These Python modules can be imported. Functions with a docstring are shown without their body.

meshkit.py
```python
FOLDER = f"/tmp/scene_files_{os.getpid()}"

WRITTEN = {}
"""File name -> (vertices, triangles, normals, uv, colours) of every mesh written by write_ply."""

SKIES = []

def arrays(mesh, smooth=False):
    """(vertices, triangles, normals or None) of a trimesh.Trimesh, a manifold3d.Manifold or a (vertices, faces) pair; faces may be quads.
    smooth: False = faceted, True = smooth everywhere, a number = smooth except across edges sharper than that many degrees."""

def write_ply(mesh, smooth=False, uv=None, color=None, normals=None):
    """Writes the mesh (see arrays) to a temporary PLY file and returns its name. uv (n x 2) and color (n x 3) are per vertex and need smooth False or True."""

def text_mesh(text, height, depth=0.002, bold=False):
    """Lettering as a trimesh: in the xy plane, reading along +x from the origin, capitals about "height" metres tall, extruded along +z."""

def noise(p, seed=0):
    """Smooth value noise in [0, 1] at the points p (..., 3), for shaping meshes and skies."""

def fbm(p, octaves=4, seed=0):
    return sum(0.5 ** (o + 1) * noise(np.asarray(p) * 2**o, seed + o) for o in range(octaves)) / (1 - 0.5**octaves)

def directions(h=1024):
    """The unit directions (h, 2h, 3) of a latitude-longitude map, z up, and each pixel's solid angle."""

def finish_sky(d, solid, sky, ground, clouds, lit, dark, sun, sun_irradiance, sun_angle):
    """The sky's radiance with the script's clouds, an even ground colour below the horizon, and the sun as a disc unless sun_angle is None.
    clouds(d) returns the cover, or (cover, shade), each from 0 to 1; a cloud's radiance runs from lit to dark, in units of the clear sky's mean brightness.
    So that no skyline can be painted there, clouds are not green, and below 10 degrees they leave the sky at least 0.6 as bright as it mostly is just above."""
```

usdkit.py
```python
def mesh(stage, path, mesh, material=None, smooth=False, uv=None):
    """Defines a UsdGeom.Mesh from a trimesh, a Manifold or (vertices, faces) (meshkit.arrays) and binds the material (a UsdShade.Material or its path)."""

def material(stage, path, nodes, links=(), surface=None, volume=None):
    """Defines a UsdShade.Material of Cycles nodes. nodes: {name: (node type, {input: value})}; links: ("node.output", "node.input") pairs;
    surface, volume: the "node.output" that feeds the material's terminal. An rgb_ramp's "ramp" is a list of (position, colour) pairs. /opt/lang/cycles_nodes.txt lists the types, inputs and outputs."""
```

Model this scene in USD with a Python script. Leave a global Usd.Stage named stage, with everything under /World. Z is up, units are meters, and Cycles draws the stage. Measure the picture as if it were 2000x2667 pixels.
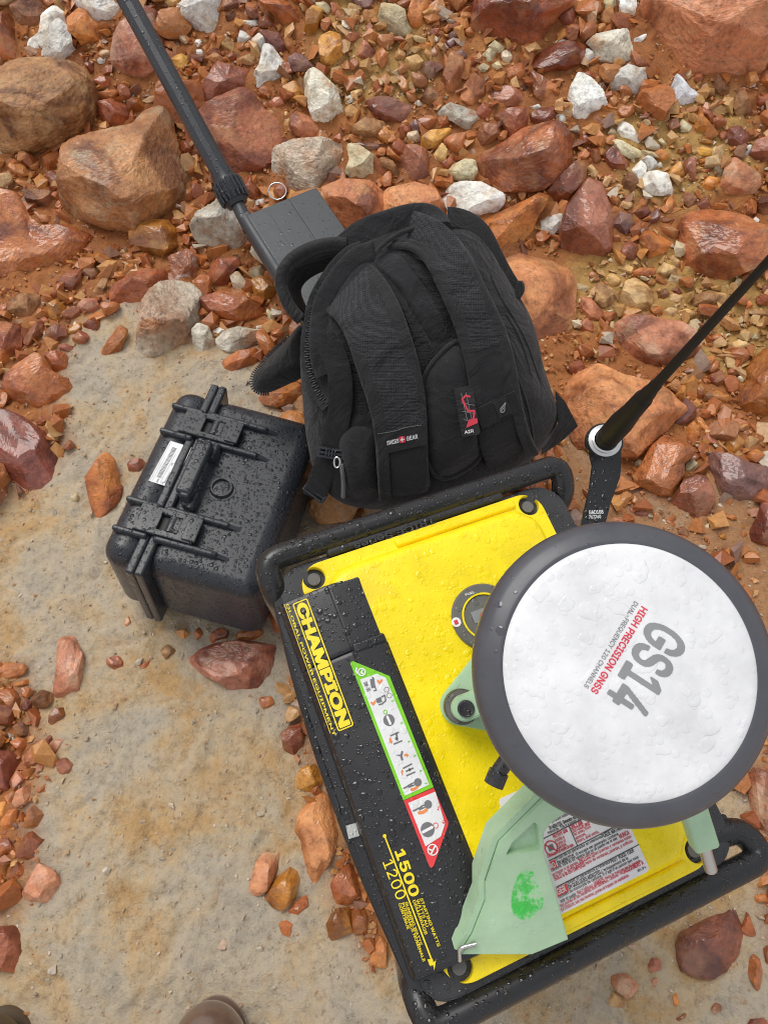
import math, random
import numpy as np, trimesh
import manifold3d as m3
from shapely import geometry as sg, affinity, ops
from scipy.spatial import ConvexHull, cKDTree
from scipy.interpolate import splprep, splev
import usdkit, meshkit
from pxr import Usd, UsdGeom, UsdLux, UsdShade, Gf, Sdf, Vt

random.seed(4); RNG = np.random.default_rng(4)
stage = Usd.Stage.CreateInMemory()
UsdGeom.SetStageUpAxis(stage, 'Z'); UsdGeom.SetStageMetersPerUnit(stage, 1.0)
UsdGeom.Xform.Define(stage, '/World'); UsdGeom.Scope.Define(stage, '/World/Looks')

# ------------------------------------------------------------------ camera, sky, sun, exposure
PITCH, CAM_H, FP = math.radians(66.0), 1.16, 1985.0           # degrees below the horizon; metres; focal length in 2000-px-wide pixels
EYE = np.array([0, 0, CAM_H])
FWD = np.array([0, math.cos(PITCH), -math.sin(PITCH)]); RIGHT = np.array([1.0, 0, 0]); UP = np.cross(RIGHT, FWD)
EXPOSURE = 0.1
cam = UsdGeom.Camera.Define(stage, '/World/camera')
cam.CreateFocalLengthAttr(26.0); cam.CreateHorizontalApertureAttr(26.0 * 2000 / FP); cam.CreateClippingRangeAttr((0.03, 500.0))
cam.CreateExposureAttr(EXPOSURE)
mat4 = np.eye(4); mat4[0, :3], mat4[1, :3], mat4[2, :3], mat4[3, :3] = RIGHT, UP, -FWD, EYE
UsdGeom.Xformable(cam).AddTransformOp().Set(Gf.Matrix4d(*mat4.ravel().tolist()))

SUN_DIR = np.array([-0.32, 0.42, 0.85]); SUN_DIR /= np.linalg.norm(SUN_DIR)   # towards the sun
SKY_STRENGTH, SUN_INTENSITY, SUN_ANGLE = 0.080, 0.55, 34.0
sun_el, sun_rot = math.asin(SUN_DIR[2]), math.atan2(SUN_DIR[0], SUN_DIR[1])
dome = UsdLux.DomeLight.Define(stage, '/World/sky')
sky_mat = usdkit.material(stage, '/World/Looks/overcast_sky', {
    'tc': ('texture_coordinate', {}),
    'sky': ('sky_texture', {'sky_type': 'single_scattering', 'sun_disc': False, 'sun_elevation': sun_el, 'sun_rotation': sun_rot}),
    'nz': ('noise_texture', {'scale': 2.2, 'detail': 5.0, 'roughness': 0.55}),
    'cl': ('rgb_ramp', {'ramp': [(0.3, (7.0, 7.3, 7.8)), (0.7, (9.6, 9.7, 9.8))]}),
    'mx': ('mix_color', {'fac': 0.9, 'use_clamp': False}),
    'bg': ('background_shader', {'strength': SKY_STRENGTH})},
    [('tc.generated', 'nz.vector'), ('nz.fac', 'cl.fac'), ('sky.color', 'mx.a'), ('cl.color', 'mx.b'), ('mx.result', 'bg.color')], surface='bg.background')
UsdShade.MaterialBindingAPI.Apply(dome.GetPrim()).Bind(sky_mat)
dome.GetPrim().SetCustomDataByKey('kind', 'structure')
sun = UsdLux.DistantLight.Define(stage, '/World/sun')
sun.CreateIntensityAttr(SUN_INTENSITY); sun.CreateAngleAttr(SUN_ANGLE); sun.CreateColorAttr(Gf.Vec3f(1.0, 0.965, 0.91)); sun.CreateNormalizeAttr(True)
z = SUN_DIR; x = np.cross([0, 1, 0], z); x /= np.linalg.norm(x); y = np.cross(z, x)
ms = np.eye(4); ms[0, :3], ms[1, :3], ms[2, :3] = x, y, z
UsdGeom.Xformable(sun).AddTransformOp().Set(Gf.Matrix4d(*ms.ravel().tolist()))

# ------------------------------------------------------------------ measuring helpers (photo pixels of the 2000 x 2667 original -> places in the world)
def ray(px, py):
    return FWD + RIGHT * (px - 1000) / FP - UP * (py - 1333.5) / FP
def at(px, py, z):
    d = ray(px, py); return EYE + d * (z - CAM_H) / d[2]
def on_plane(px, py, C, n):
    d = ray(px, py); return EYE + d * (((C - EYE) @ n) / (d @ n))
def to_px(X):
    q = np.atleast_2d(X) - EYE; w = q @ FWD
    return np.stack([1000 + FP * (q @ RIGHT) / w, 1333.5 - FP * (q @ UP) / w], 1)

# ------------------------------------------------------------------ prim helpers
COUNT = {}
def numbered(parent, name):
    k = COUNT[(parent, name)] = COUNT.get((parent, name), -1) + 1
    return f'{parent}/{name}' if k == 0 else f'{parent}/{name}_{k:03d}'
def meta(prim, label=None, cat=None, group=None, kind=None):
    for k, v in (('label', label), ('category', cat), ('group', group), ('kind', kind)):
        if v: prim.SetCustomDataByKey(k, v)
class Thing:
    """A thing: an Xform at its base; its parts are children. Geometry is given in world coordinates."""
    def __init__(s, name, label, cat, loc, group=None):
        s.path = numbered('/World', name); s.loc = np.asarray(loc, float)
        x = UsdGeom.Xform.Define(stage, s.path); x.AddTranslateOp().Set(Gf.Vec3d(*s.loc.tolist())); meta(x.GetPrim(), label, cat, group)
    def part(s, name, mesh, mat, smooth=30, parent=None, kind=None, label=None):
        v, f = vf(mesh); p = numbered(parent or s.path, name)
        m = usdkit.mesh(stage, p, trimesh.Trimesh(v - s.loc, f, process=False), M[mat], smooth)
        meta(m.GetPrim(), label=label, kind=kind); return p
def single(name, mesh, mat, label=None, cat=None, group=None, kind=None, smooth=True):
    """A thing that is one mesh: the prim carries the place."""
    v, f = vf(mesh); base = np.array([v[:, 0].mean(), v[:, 1].mean(), v[:, 2].min()])
    if kind == 'structure': base = np.zeros(3)
    p = numbered('/World', name)
    m = usdkit.mesh(stage, p, trimesh.Trimesh(v - base, f, process=False), M[mat], smooth)
    m.AddTranslateOp().Set(Gf.Vec3d(*base.tolist())); meta(m.GetPrim(), label, cat, group, kind); return m

# ------------------------------------------------------------------ mesh helpers: everything is (vertices, triangles)
def vf(m):
    if isinstance(m, (tuple, list)): return np.asarray(m[0], float), np.asarray(m[1], int)
    if hasattr(m, 'to_mesh'):
        q = m.to_mesh(); return np.array(q.vert_properties[:, :3], float), np.array(q.tri_verts, int)
    return np.asarray(m.vertices, float), np.asarray(m.faces, int)
def cat(*ms):
    V, F, n = [], [], 0
    for m in ms:
        v, f = vf(m); V.append(v); F.append(f + n); n += len(v)
    return np.vstack(V), np.vstack(F)
def quads(q):
    q = np.asarray(q, int); return np.vstack([q[:, [0, 1, 2]], q[:, [0, 2, 3]]])
def hull(pts):
    h = ConvexHull(pts); t = trimesh.Trimesh(np.asarray(pts, float), h.simplices, process=True)
    t.remove_unreferenced_vertices(); trimesh.repair.fix_normals(t); return vf(t)
_ball = trimesh.creation.icosphere(subdivisions=1, radius=1.0).vertices
_ball2 = trimesh.creation.icosphere(subdivisions=2, radius=1.0).vertices
def rbox(lx, ly, lz, r=0.004, c=(0, 0, 0), fine=False):
    """A box with rounded edges, centred at c."""
    b = _ball2 if fine else _ball
    o = np.array([(a * (lx / 2 - r), d * (ly / 2 - r), e * (lz / 2 - r)) for a in (-1, 1) for d in (-1, 1) for e in (-1, 1)])
    return hull((o[:, None] + b[None] * r).reshape(-1, 3) + np.asarray(c))
def spline(pts, n=40, closed=False, s=0):
    pts = np.asarray(pts, float); k = min(3, len(pts) - 1)
    tck, _ = splprep(pts.T, s=s, k=k, per=closed); return np.array(splev(np.linspace(0, 1, n), tck)).T
def corner_path(pts, r, n=6):
    """A polyline with its corners rounded to about radius r."""
    pts = [np.asarray(p, float) for p in pts]; out = [pts[0]]
    for a, b, c in zip(pts, pts[1:], pts[2:]):
        u, v = a - b, c - b; d = min(r, np.linalg.norm(u) * .49, np.linalg.norm(v) * .49)
        p, q = b + u / np.linalg.norm(u) * d, b + v / np.linalg.norm(v) * d
        out += [(1 - t) ** 2 * p + 2 * t * (1 - t) * b + t * t * q for t in np.linspace(0, 1, n)]
    return np.array(out + [pts[-1]])
def tube(path, rad, seg=14, caps=True, closed=False, ref=None):
    P = np.asarray(path, float); n = len(P); rad = np.broadcast_to(np.asarray(rad, float), (n,))
    T = np.roll(P, -1, 0) - np.roll(P, 1, 0) if closed else np.gradient(P, axis=0)
    T /= np.linalg.norm(T, axis=1, keepdims=True)
    N = np.zeros_like(P); a = np.array([0, 0, 1.0]) if abs(T[0][2]) < .9 else np.array([1.0, 0, 0])
    if ref is not None: a = np.asarray(ref, float)
    N[0] = a - T[0] * (a @ T[0]); N[0] /= np.linalg.norm(N[0])
    for i in range(1, n):
        q = N[i - 1] - T[i] * (N[i - 1] @ T[i]); N[i] = q / np.linalg.norm(q)
    B = np.cross(T, N); ph = np.linspace(0, 2 * np.pi, seg, endpoint=False)
    V = (P[:, None] + rad[:, None, None] * (np.cos(ph)[None, :, None] * N[:, None] + np.sin(ph)[None, :, None] * B[:, None])).reshape(-1, 3)
    q = []
    for i in range(n if closed else n - 1):
        for j in range(seg):
            q.append((i * seg + j, i * seg + (j + 1) % seg, ((i + 1) % n) * seg + (j + 1) % seg, ((i + 1) % n) * seg + j))
    F = quads(q)
    if caps and not closed:
        k = len(V); V = np.vstack([V, P[:1], P[-1:]])
        F = np.vstack([F, [(k, (j + 1) % seg, j) for j in range(seg)], [(k + 1, (n - 1) * seg + j, (n - 1) * seg + (j + 1) % seg) for j in range(seg)]])
    return V, F
def grid_faces(nu, nv, wrap_v=False):
    q = []
    for i in range(nu - 1):
        for j in range(nv if wrap_v else nv - 1):
            q.append((i * nv + j, (i + 1) * nv + j, (i + 1) * nv + (j + 1) % nv, i * nv + (j + 1) % nv))
    return quads(q)
def lathe(profile, seg=64):
    """profile (r, z) from the axis out and round; around +z."""
    pr = np.asarray(profile, float); ph = np.linspace(0, 2 * np.pi, seg, endpoint=False)
    V = np.stack([pr[:, 0, None] * np.cos(ph), pr[:, 0, None] * np.sin(ph), np.repeat(pr[:, 1, None], seg, 1)], -1).reshape(-1, 3)
    F = grid_faces(len(pr), seg, True)[:, ::-1]
    v, f = V, F
    t = trimesh.Trimesh(v, f, process=True); t.update_faces(t.nondegenerate_faces()); trimesh.repair.fix_normals(t); return vf(t)
def extrude(poly, h, z=0.0, bevel=0.0):
    """A shapely polygon extruded from z to z + h, the upper edge bevelled."""
    out = []
    for g in getattr(poly, 'geoms', [poly]):
        if g.is_empty or g.area < 1e-9: continue
        if bevel:
            g = sg.polygon.orient(g); inner = g.buffer(-bevel, join_style=1)
            lo = trimesh.creation.extrude_polygon(g, h - bevel, engine='earcut'); lo.apply_translation([0, 0, z]); out.append(lo)
            for k in range(4):
                a = (k + 1) / 4 * np.pi / 2
                gg = g.buffer(-bevel * (1 - np.cos(a)), join_style=1)
                if gg.is_empty: continue
                for q in getattr(gg, 'geoms', [gg]):
                    t = trimesh.creation.extrude_polygon(q, bevel * (np.sin(a) - np.sin(a - np.pi / 8)) + bevel * .02, engine='earcut')
                    t.apply_translation([0, 0, z + h - bevel + bevel * np.sin(a - np.pi / 8)]); out.append(t)
        else:
            t = trimesh.creation.extrude_polygon(g, h, engine='earcut'); t.apply_translation([0, 0, z]); out.append(t)
    return cat(*out)
def loft(polys_z, n=96):
    """Closed skin through star-shaped shapely outlines at given heights, capped at both ends."""
    V = []
    for g, zz in polys_z:
        c = g.centroid if False else sg.Point(polys_z[0][0].centroid)
        L = g.exterior; D = np.linspace(0, 1, n, endpoint=False)
        ang0 = None; pts = []
        for a in np.linspace(0, 2 * np.pi, n, endpoint=False):
            ln = sg.LineString([(c.x, c.y), (c.x + 5 * math.cos(a), c.y + 5 * math.sin(a))]); x = ln.intersection(L)
            q = [x] if x.geom_type == 'Point' else [p for p in getattr(x, 'geoms', [])]
            q = [p for p in q if p.geom_type == 'Point']
            p = max(q, key=lambda p: (p.x - c.x) ** 2 + (p.y - c.y) ** 2); pts.append((p.x, p.y, zz))
        V.append(pts)
    V = np.array(V); k = len(V); c0 = V[0].mean(0); c1 = V[-1].mean(0)
    F = grid_faces(k, n, True)[:, ::-1]; V = V.reshape(-1, 3); m = len(V); V = np.vstack([V, c0, c1])
    F = np.vstack([F, [(m, (j + 1) % n, j) for j in range(n)], [(m + 1, (k - 1) * n + j, (k - 1) * n + (j + 1) % n) for j in range(n)]])
    t = trimesh.Trimesh(V, F, process=False); trimesh.repair.fix_normals(t); return vf(t)
def rrect(x0, y0, x1, y1, r):
    return sg.box(x0 + r, y0 + r, x1 - r, y1 - r).buffer(r, quad_segs=8)
def disc(x, y, r): return sg.Point(x, y).buffer(r, quad_segs=16)
class Frame:
    """A local frame: columns of R are the axes, c the origin."""
    def __init__(s, R, c): s.R, s.c = np.asarray(R, float), np.asarray(c, float)
    def __call__(s, m):
        v, f = vf(m); return v @ s.R.T + s.c, f
    def pts(s, p): return np.asarray(p, float) @ s.R.T + s.c
    def px(s, px, py, h=0.0):
        n = s.R[:, 2]; return s.R.T @ (on_plane(px, py, s.c + n * h, n) - s.c)
    def sub(s, x, z=None, c=(0, 0, 0)):
        """A frame inside this one: x axis and normal z in local terms."""
        zz = np.array([0, 0, 1.0]) if z is None else np.asarray(z, float); zz = zz / np.linalg.norm(zz)
        xx = np.asarray(x, float); xx = xx - zz * (xx @ zz); xx /= np.linalg.norm(xx)
        return Frame(s.R @ np.stack([xx, np.cross(zz, xx), zz], 1), s.pts(c))
def frame_to(axis, c, x=(1, 0, 0)):
    zz = np.asarray(axis, float); zz = zz / np.linalg.norm(zz); xx = np.asarray(x, float); xx = xx - zz * (xx @ zz); xx /= np.linalg.norm(xx)
    return Frame(np.stack([xx, np.cross(zz, xx), zz], 1), c)
def text_fit(text, length, height, depth=0.0006, bold=True, slant=0.0, weight=0.0):
    """Lettering fitted into length x height, from the origin along +x; weight thickens the strokes (in cap heights)."""
    v, f = vf(meshkit.text_mesh(text, 1.0, depth, bold)); v = v.copy()
    if weight:
        top = v[:, 2] > depth * .5; tr = f[top[f].all(1)]
        v, f = extrude(ops.unary_union([sg.Polygon(v[t][:, :2]) for t in tr]).buffer(1e-4).buffer(weight, join_style=2), depth); v = v.copy()
    lo, hi = v.min(0), v.max(0)
    v[:, 0] = (v[:, 0] - lo[0]) / (hi[0] - lo[0]) * length; v[:, 1] = (v[:, 1] - lo[1]) / (hi[1] - lo[1]) * height
    v[:, 2] = (v[:, 2] - lo[2]); v[:, 0] += slant * v[:, 1]
    return v, f

# ------------------------------------------------------------------ materials
M = {}
def mat(name, nodes, links, surface='p.BSDF'): M[name] = usdkit.material(stage, f'/World/Looks/{name}', nodes, links, surface=surface)
def stone_mat(name, lo, mid, hi, dust, dust_amt=.35, scale=9.0, wet=.3, bump=.5, stretch=(1, 1, 1), coat=None, vein=1.0):
    coat = (.65 if wet < .3 else .3 if wet < .39 else .08) if coat is None else coat
    mat(name, {
        'g': ('geometry', {}), 'oi': ('object_info', {}),
        'mp': ('mapping', {'scale': stretch}),
        'sh': ('vector_math', {'math_type': 'add'}), 'sc': ('vector_math', {'math_type': 'scale', 'scale': 1.0, 'vector1': (7.3, 3.1, 5.7)}),
        'n1': ('noise_texture', {'scale': scale, 'detail': 6.0, 'roughness': .6, 'distortion': .6}),
        'r1': ('rgb_ramp', {'ramp': [(.28, lo), (.5, mid), (.74, hi)]}),
        'n2': ('noise_texture', {'scale': 75.0, 'detail': 5.0, 'roughness': .7}),
        'r2': ('rgb_ramp', {'ramp': [(.30, (.50, .46, .43)), (.48, (1, 1, 1)), (.72, (1.34, 1.32, 1.28))]}),
        'm2': ('mix_color', {'blend_type': 'multiply', 'fac': 1.0, 'use_clamp': False}),
        'n3': ('noise_texture', {'scale': scale * 1.9, 'detail': 5.0, 'roughness': .65}),
        'r3': ('rgb_ramp', {'ramp': [(.52, (0, 0, 0)), (.68, (dust_amt,) * 3)]}),
        'm3': ('mix_color', {'b': dust}),
        'v': ('map_range', {'from_min': 0.0, 'from_max': 1.0, 'to_min': .78, 'to_max': 1.18}),
        'hs': ('hsv', {'hue': .5, 'saturation': 1.0, 'fac': 1.0}),
        'hh': ('map_range', {'from_min': 0.0, 'from_max': 1.0, 'to_min': .49, 'to_max': .508}),
        'nb': ('noise_texture', {'scale': 140.0, 'detail': 6.0, 'roughness': .65}),
        'nc': ('noise_texture', {'scale': 38.0, 'detail': 5.0, 'roughness': .6, 'distortion': .8}),
        'mq': ('mapping', {'scale': (1, 1, 3.5), 'rotation': (.6, .4, .3)}), 'nq': ('noise_texture', {'scale': 55.0, 'detail': 7.0, 'roughness': .7, 'distortion': .3}), 'b0': ('bump', {'strength': bump, 'distance': .0022}),
        'b1': ('bump', {'strength': min(1, bump * 1.6), 'distance': .0034}), 'b2': ('bump', {'strength': bump * .6, 'distance': .0018}),
        'rr': ('map_range', {'from_min': .3, 'from_max': .7, 'to_min': wet, 'to_max': wet + .30}),
        'wn': ('noise_texture', {'scale': 10.0, 'detail': 3.0}), 'wsb': ('vector_math', {'math_type': 'scale', 'scale': .14}), 'wad': ('vector_math', {'math_type': 'add'}), 'vc': ('voronoi_texture', {'feature': 'distance_to_edge', 'scale': scale * 1.6}), 'rc': ('rgb_ramp', {'ramp': [(0, (.40, .35, .31)), (.008, (.8, .78, .76)), (.03, (1, 1, 1))]}), 'km': ('rgb_ramp', {'ramp': [(.5, (0, 0, 0)), (.62, (.55,) * 3)]}), 'm6': ('mix_color', {'blend_type': 'multiply', 'use_clamp': False}),
        'vr': ('noise_texture', {'scale': scale * .55, 'detail': 4.0, 'roughness': .5, 'distortion': 1.5}), 'rv': ('rgb_ramp', {'ramp': [(.42, (.50, .40, .34)), (.50, (1, 1, 1)), (.60, (1.16, 1.26, 1.36))]}), 'm5': ('mix_color', {'blend_type': 'multiply', 'fac': vein, 'use_clamp': False}),
        'p': ('principled_bsdf', {'specular_ior_level': .5, 'coat_weight': coat, 'coat_roughness': .12})},
        [('sh.vector', 'wn.vector'), ('wn.color', 'wsb.vector1'), ('sh.vector', 'wad.vector1'), ('wsb.vector', 'wad.vector2'), ('wad.vector', 'vc.vector'), ('vc.distance', 'rc.fac'), ('vr.fac', 'km.fac'), ('km.color', 'm6.fac'), ('m3.result', 'm6.a'), ('rc.color', 'm6.b'), ('sh.vector', 'vr.vector'), ('vr.fac', 'rv.fac'), ('oi.random', 'sc.scale'), ('g.position', 'mp.vector'), ('mp.vector', 'sh.vector1'), ('sc.vector', 'sh.vector2'),
         ('sh.vector', 'n1.vector'), ('sh.vector', 'n2.vector'), ('sh.vector', 'n3.vector'), ('sh.vector', 'nb.vector'), ('sh.vector', 'nc.vector'),
         ('n1.fac', 'r1.fac'), ('n2.fac', 'r2.fac'), ('r1.color', 'm2.a'), ('r2.color', 'm2.b'), ('n3.fac', 'r3.fac'), ('r3.color', 'm3.fac'),
         ('m2.result', 'm5.a'), ('rv.color', 'm5.b'), ('m5.result', 'm3.a'), ('oi.random', 'v.value'), ('v.result', 'hs.value'), ('oi.random', 'hh.value'), ('hh.result', 'hs.hue'), ('m6.result', 'hs.color'), ('hs.color', 'p.base_color'),
         ('sh.vector', 'mq.vector'), ('mq.vector', 'nq.vector'), ('nq.fac', 'b0.height'), ('b0.normal', 'b2.normal'), ('nc.fac', 'b2.height'), ('b2.normal', 'b1.normal'), ('nb.fac', 'b1.height'), ('b1.normal', 'p.normal'),
         ('n3.fac', 'rr.value'), ('rr.result', 'p.roughness')])
OCH = (.46, .27, .12)
stone_mat('red_rock', (.20, .046, .014), (.38, .100, .030), (.50, .175, .060), (.52, .26, .11), .5, 9, .24)
stone_mat('salmon_rock', (.36, .115, .042), (.52, .185, .070), (.62, .26, .10), (.64, .33, .13), .5, 8, .34)
stone_mat('pink_rock', (.30, .085, .036), (.46, .165, .080), (.58, .28, .17), (.56, .37, .24), .6, 11, .38)
stone_mat('rust_rock', (.24, .058, .012), (.43, .125, .026), (.55, .20, .045), (.56, .28, .08), .5, 9, .24)
stone_mat('orange_rock', (.34, .095, .018), (.53, .165, .034), (.64, .25, .06), (.64, .32, .09), .4, 10, .3)
stone_mat('brown_rock', (.17, .066, .024), (.31, .130, .050), (.42, .20, .085), (.48, .30, .15), .45, 14, .4, .8)
stone_mat('boxy_rock', (.20, .066, .024), (.36, .135, .050), (.46, .20, .080), (.48, .38, .24), .6, 7, .36, .8)
stone_mat('maroon_rock', (.14, .034, .016), (.28, .078, .036), (.40, .14, .075), (.42, .22, .12), .35, 8, .24)
stone_mat('amber_rock', (.22, .066, .010), (.38, .125, .014), (.50, .20, .028), (.54, .29, .08), .35, 10, .24)
stone_mat('ochre_rock', (.42, .155, .022), (.60, .26, .04), (.70, .37, .08), (.70, .44, .16), .4, 12, .3)
stone_mat('purple_rock', (.10, .040, .034), (.18, .076, .062), (.28, .14, .11), (.42, .22, .08), .5, 11, .26)
stone_mat('tan_rock', (.46, .24, .08), (.59, .35, .14), (.68, .47, .23), (.62, .35, .10), .5, 14, .46)
stone_mat('beige_rock', (.46, .38, .22), (.60, .51, .32), (.70, .62, .43), (.52, .31, .11), .55, 12, .46, vein=.4)
stone_mat('white_rock', (.64, .60, .52), (.80, .78, .72), (.87, .86, .83), (.62, .42, .22), .5, 11, .4, vein=.25)
stone_mat('blue_white_rock', (.56, .57, .60), (.70, .71, .75), (.80, .81, .84), (.60, .50, .40), .25, 9, .4, vein=.2)
stone_mat('quartz_rock', (.46, .38, .25), (.68, .62, .50), (.80, .77, .69), (.46, .21, .08), .75, 13, .38, .9, vein=.4)
stone_mat('rusty_quartz_rock', (.42, .17, .05), (.64, .54, .40), (.78, .73, .63), (.48, .20, .05), .9, 8, .34, .9, vein=.5)
stone_mat('speckled_rock', (.17, .044, .02), (.29, .08, .038), (.70, .64, .56), (.72, .66, .58), .6, 16, .28, .9)
ROCK_MAT = dict(red='red_rock', salmon='salmon_rock', pink='pink_rock', rust='rust_rock', orange='orange_rock', brown='brown_rock', maroon='maroon_rock',
                amber='amber_rock', ochre='ochre_rock', purple='purple_rock', tan='tan_rock', beige='beige_rock', white='white_rock', blue='blue_white_rock',
                quartz='quartz_rock', quartzr='rusty_quartz_rock', mix='speckled_rock', boxy='boxy_rock')

def drops_nodes(scale, amount=.5, dist=.0016, pre='d', warp=.0035, power=.9):
    """Rain drops standing on a surface: rounded bumps of many sizes. Returns nodes, links and the output names (normal, mask)."""
    a = pre
    N = {a + 'g': ('geometry', {}), a + 'w': ('noise_texture', {'scale': scale * 1.1, 'detail': 2.0}), a + 'ws': ('vector_math', {'math_type': 'scale', 'scale': warp}),
         a + 'wc': ('vector_math', {'math_type': 'subtract', 'vector2': (.5, .5, .5)}), a + 'wa': ('vector_math', {'math_type': 'add'}),
         a + 'v': ('voronoi_texture', {'feature': 'f1', 'scale': scale, 'randomness': 1.0}), a + 's': ('separate_color', {}),
         a + 'p': ('math', {'math_type': 'power', 'value2': power}),
         a + 'r': ('math', {'math_type': 'multiply_add', 'value2': .34, 'value3': .13}), a + 'q': ('math', {'math_type': 'divide'}),
         a + 'q2': ('math', {'math_type': 'power', 'value2': 2.0}), a + 'i': ('math', {'math_type': 'subtract', 'value1': 1.0, 'use_clamp': True}),
         a + 'h': ('math', {'math_type': 'power', 'value2': .5}), a + 'k': ('math', {'math_type': 'less_than', 'value2': amount}),
         a + 'hk': ('math', {'math_type': 'multiply'}), a + 'hr': ('math', {'math_type': 'multiply'}), a + 'b': ('bump', {'strength': 1.0, 'distance': dist}),
         a + 'm': ('math', {'math_type': 'greater_than', 'value2': .02})}
    L = [(a + 'g.position', a + 'w.vector'), (a + 'w.color', a + 'wc.vector1'), (a + 'wc.vector', a + 'ws.vector1'), (a + 'g.position', a + 'wa.vector1'), (a + 'ws.vector', a + 'wa.vector2'),
         (a + 'wa.vector', a + 'v.vector'), (a + 'v.color', a + 's.color'), (a + 's.r', a + 'p.value1'), (a + 'p.value', a + 'r.value1'), (a + 'v.distance', a + 'q.value1'), (a + 'r.value', a + 'q.value2'),
         (a + 'q.value', a + 'q2.value1'), (a + 'q2.value', a + 'i.value2'), (a + 'i.value', a + 'h.value1'), (a + 's.g', a + 'k.value1'), (a + 'h.value', a + 'hk.value1'), (a + 'k.value', a + 'hk.value2'),
         (a + 'hk.value', a + 'hr.value1'), (a + 'r.value', a + 'hr.value2'), (a + 'hr.value', a + 'b.height'), (a + 'hk.value', a + 'm.value1')]
    return N, L
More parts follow.
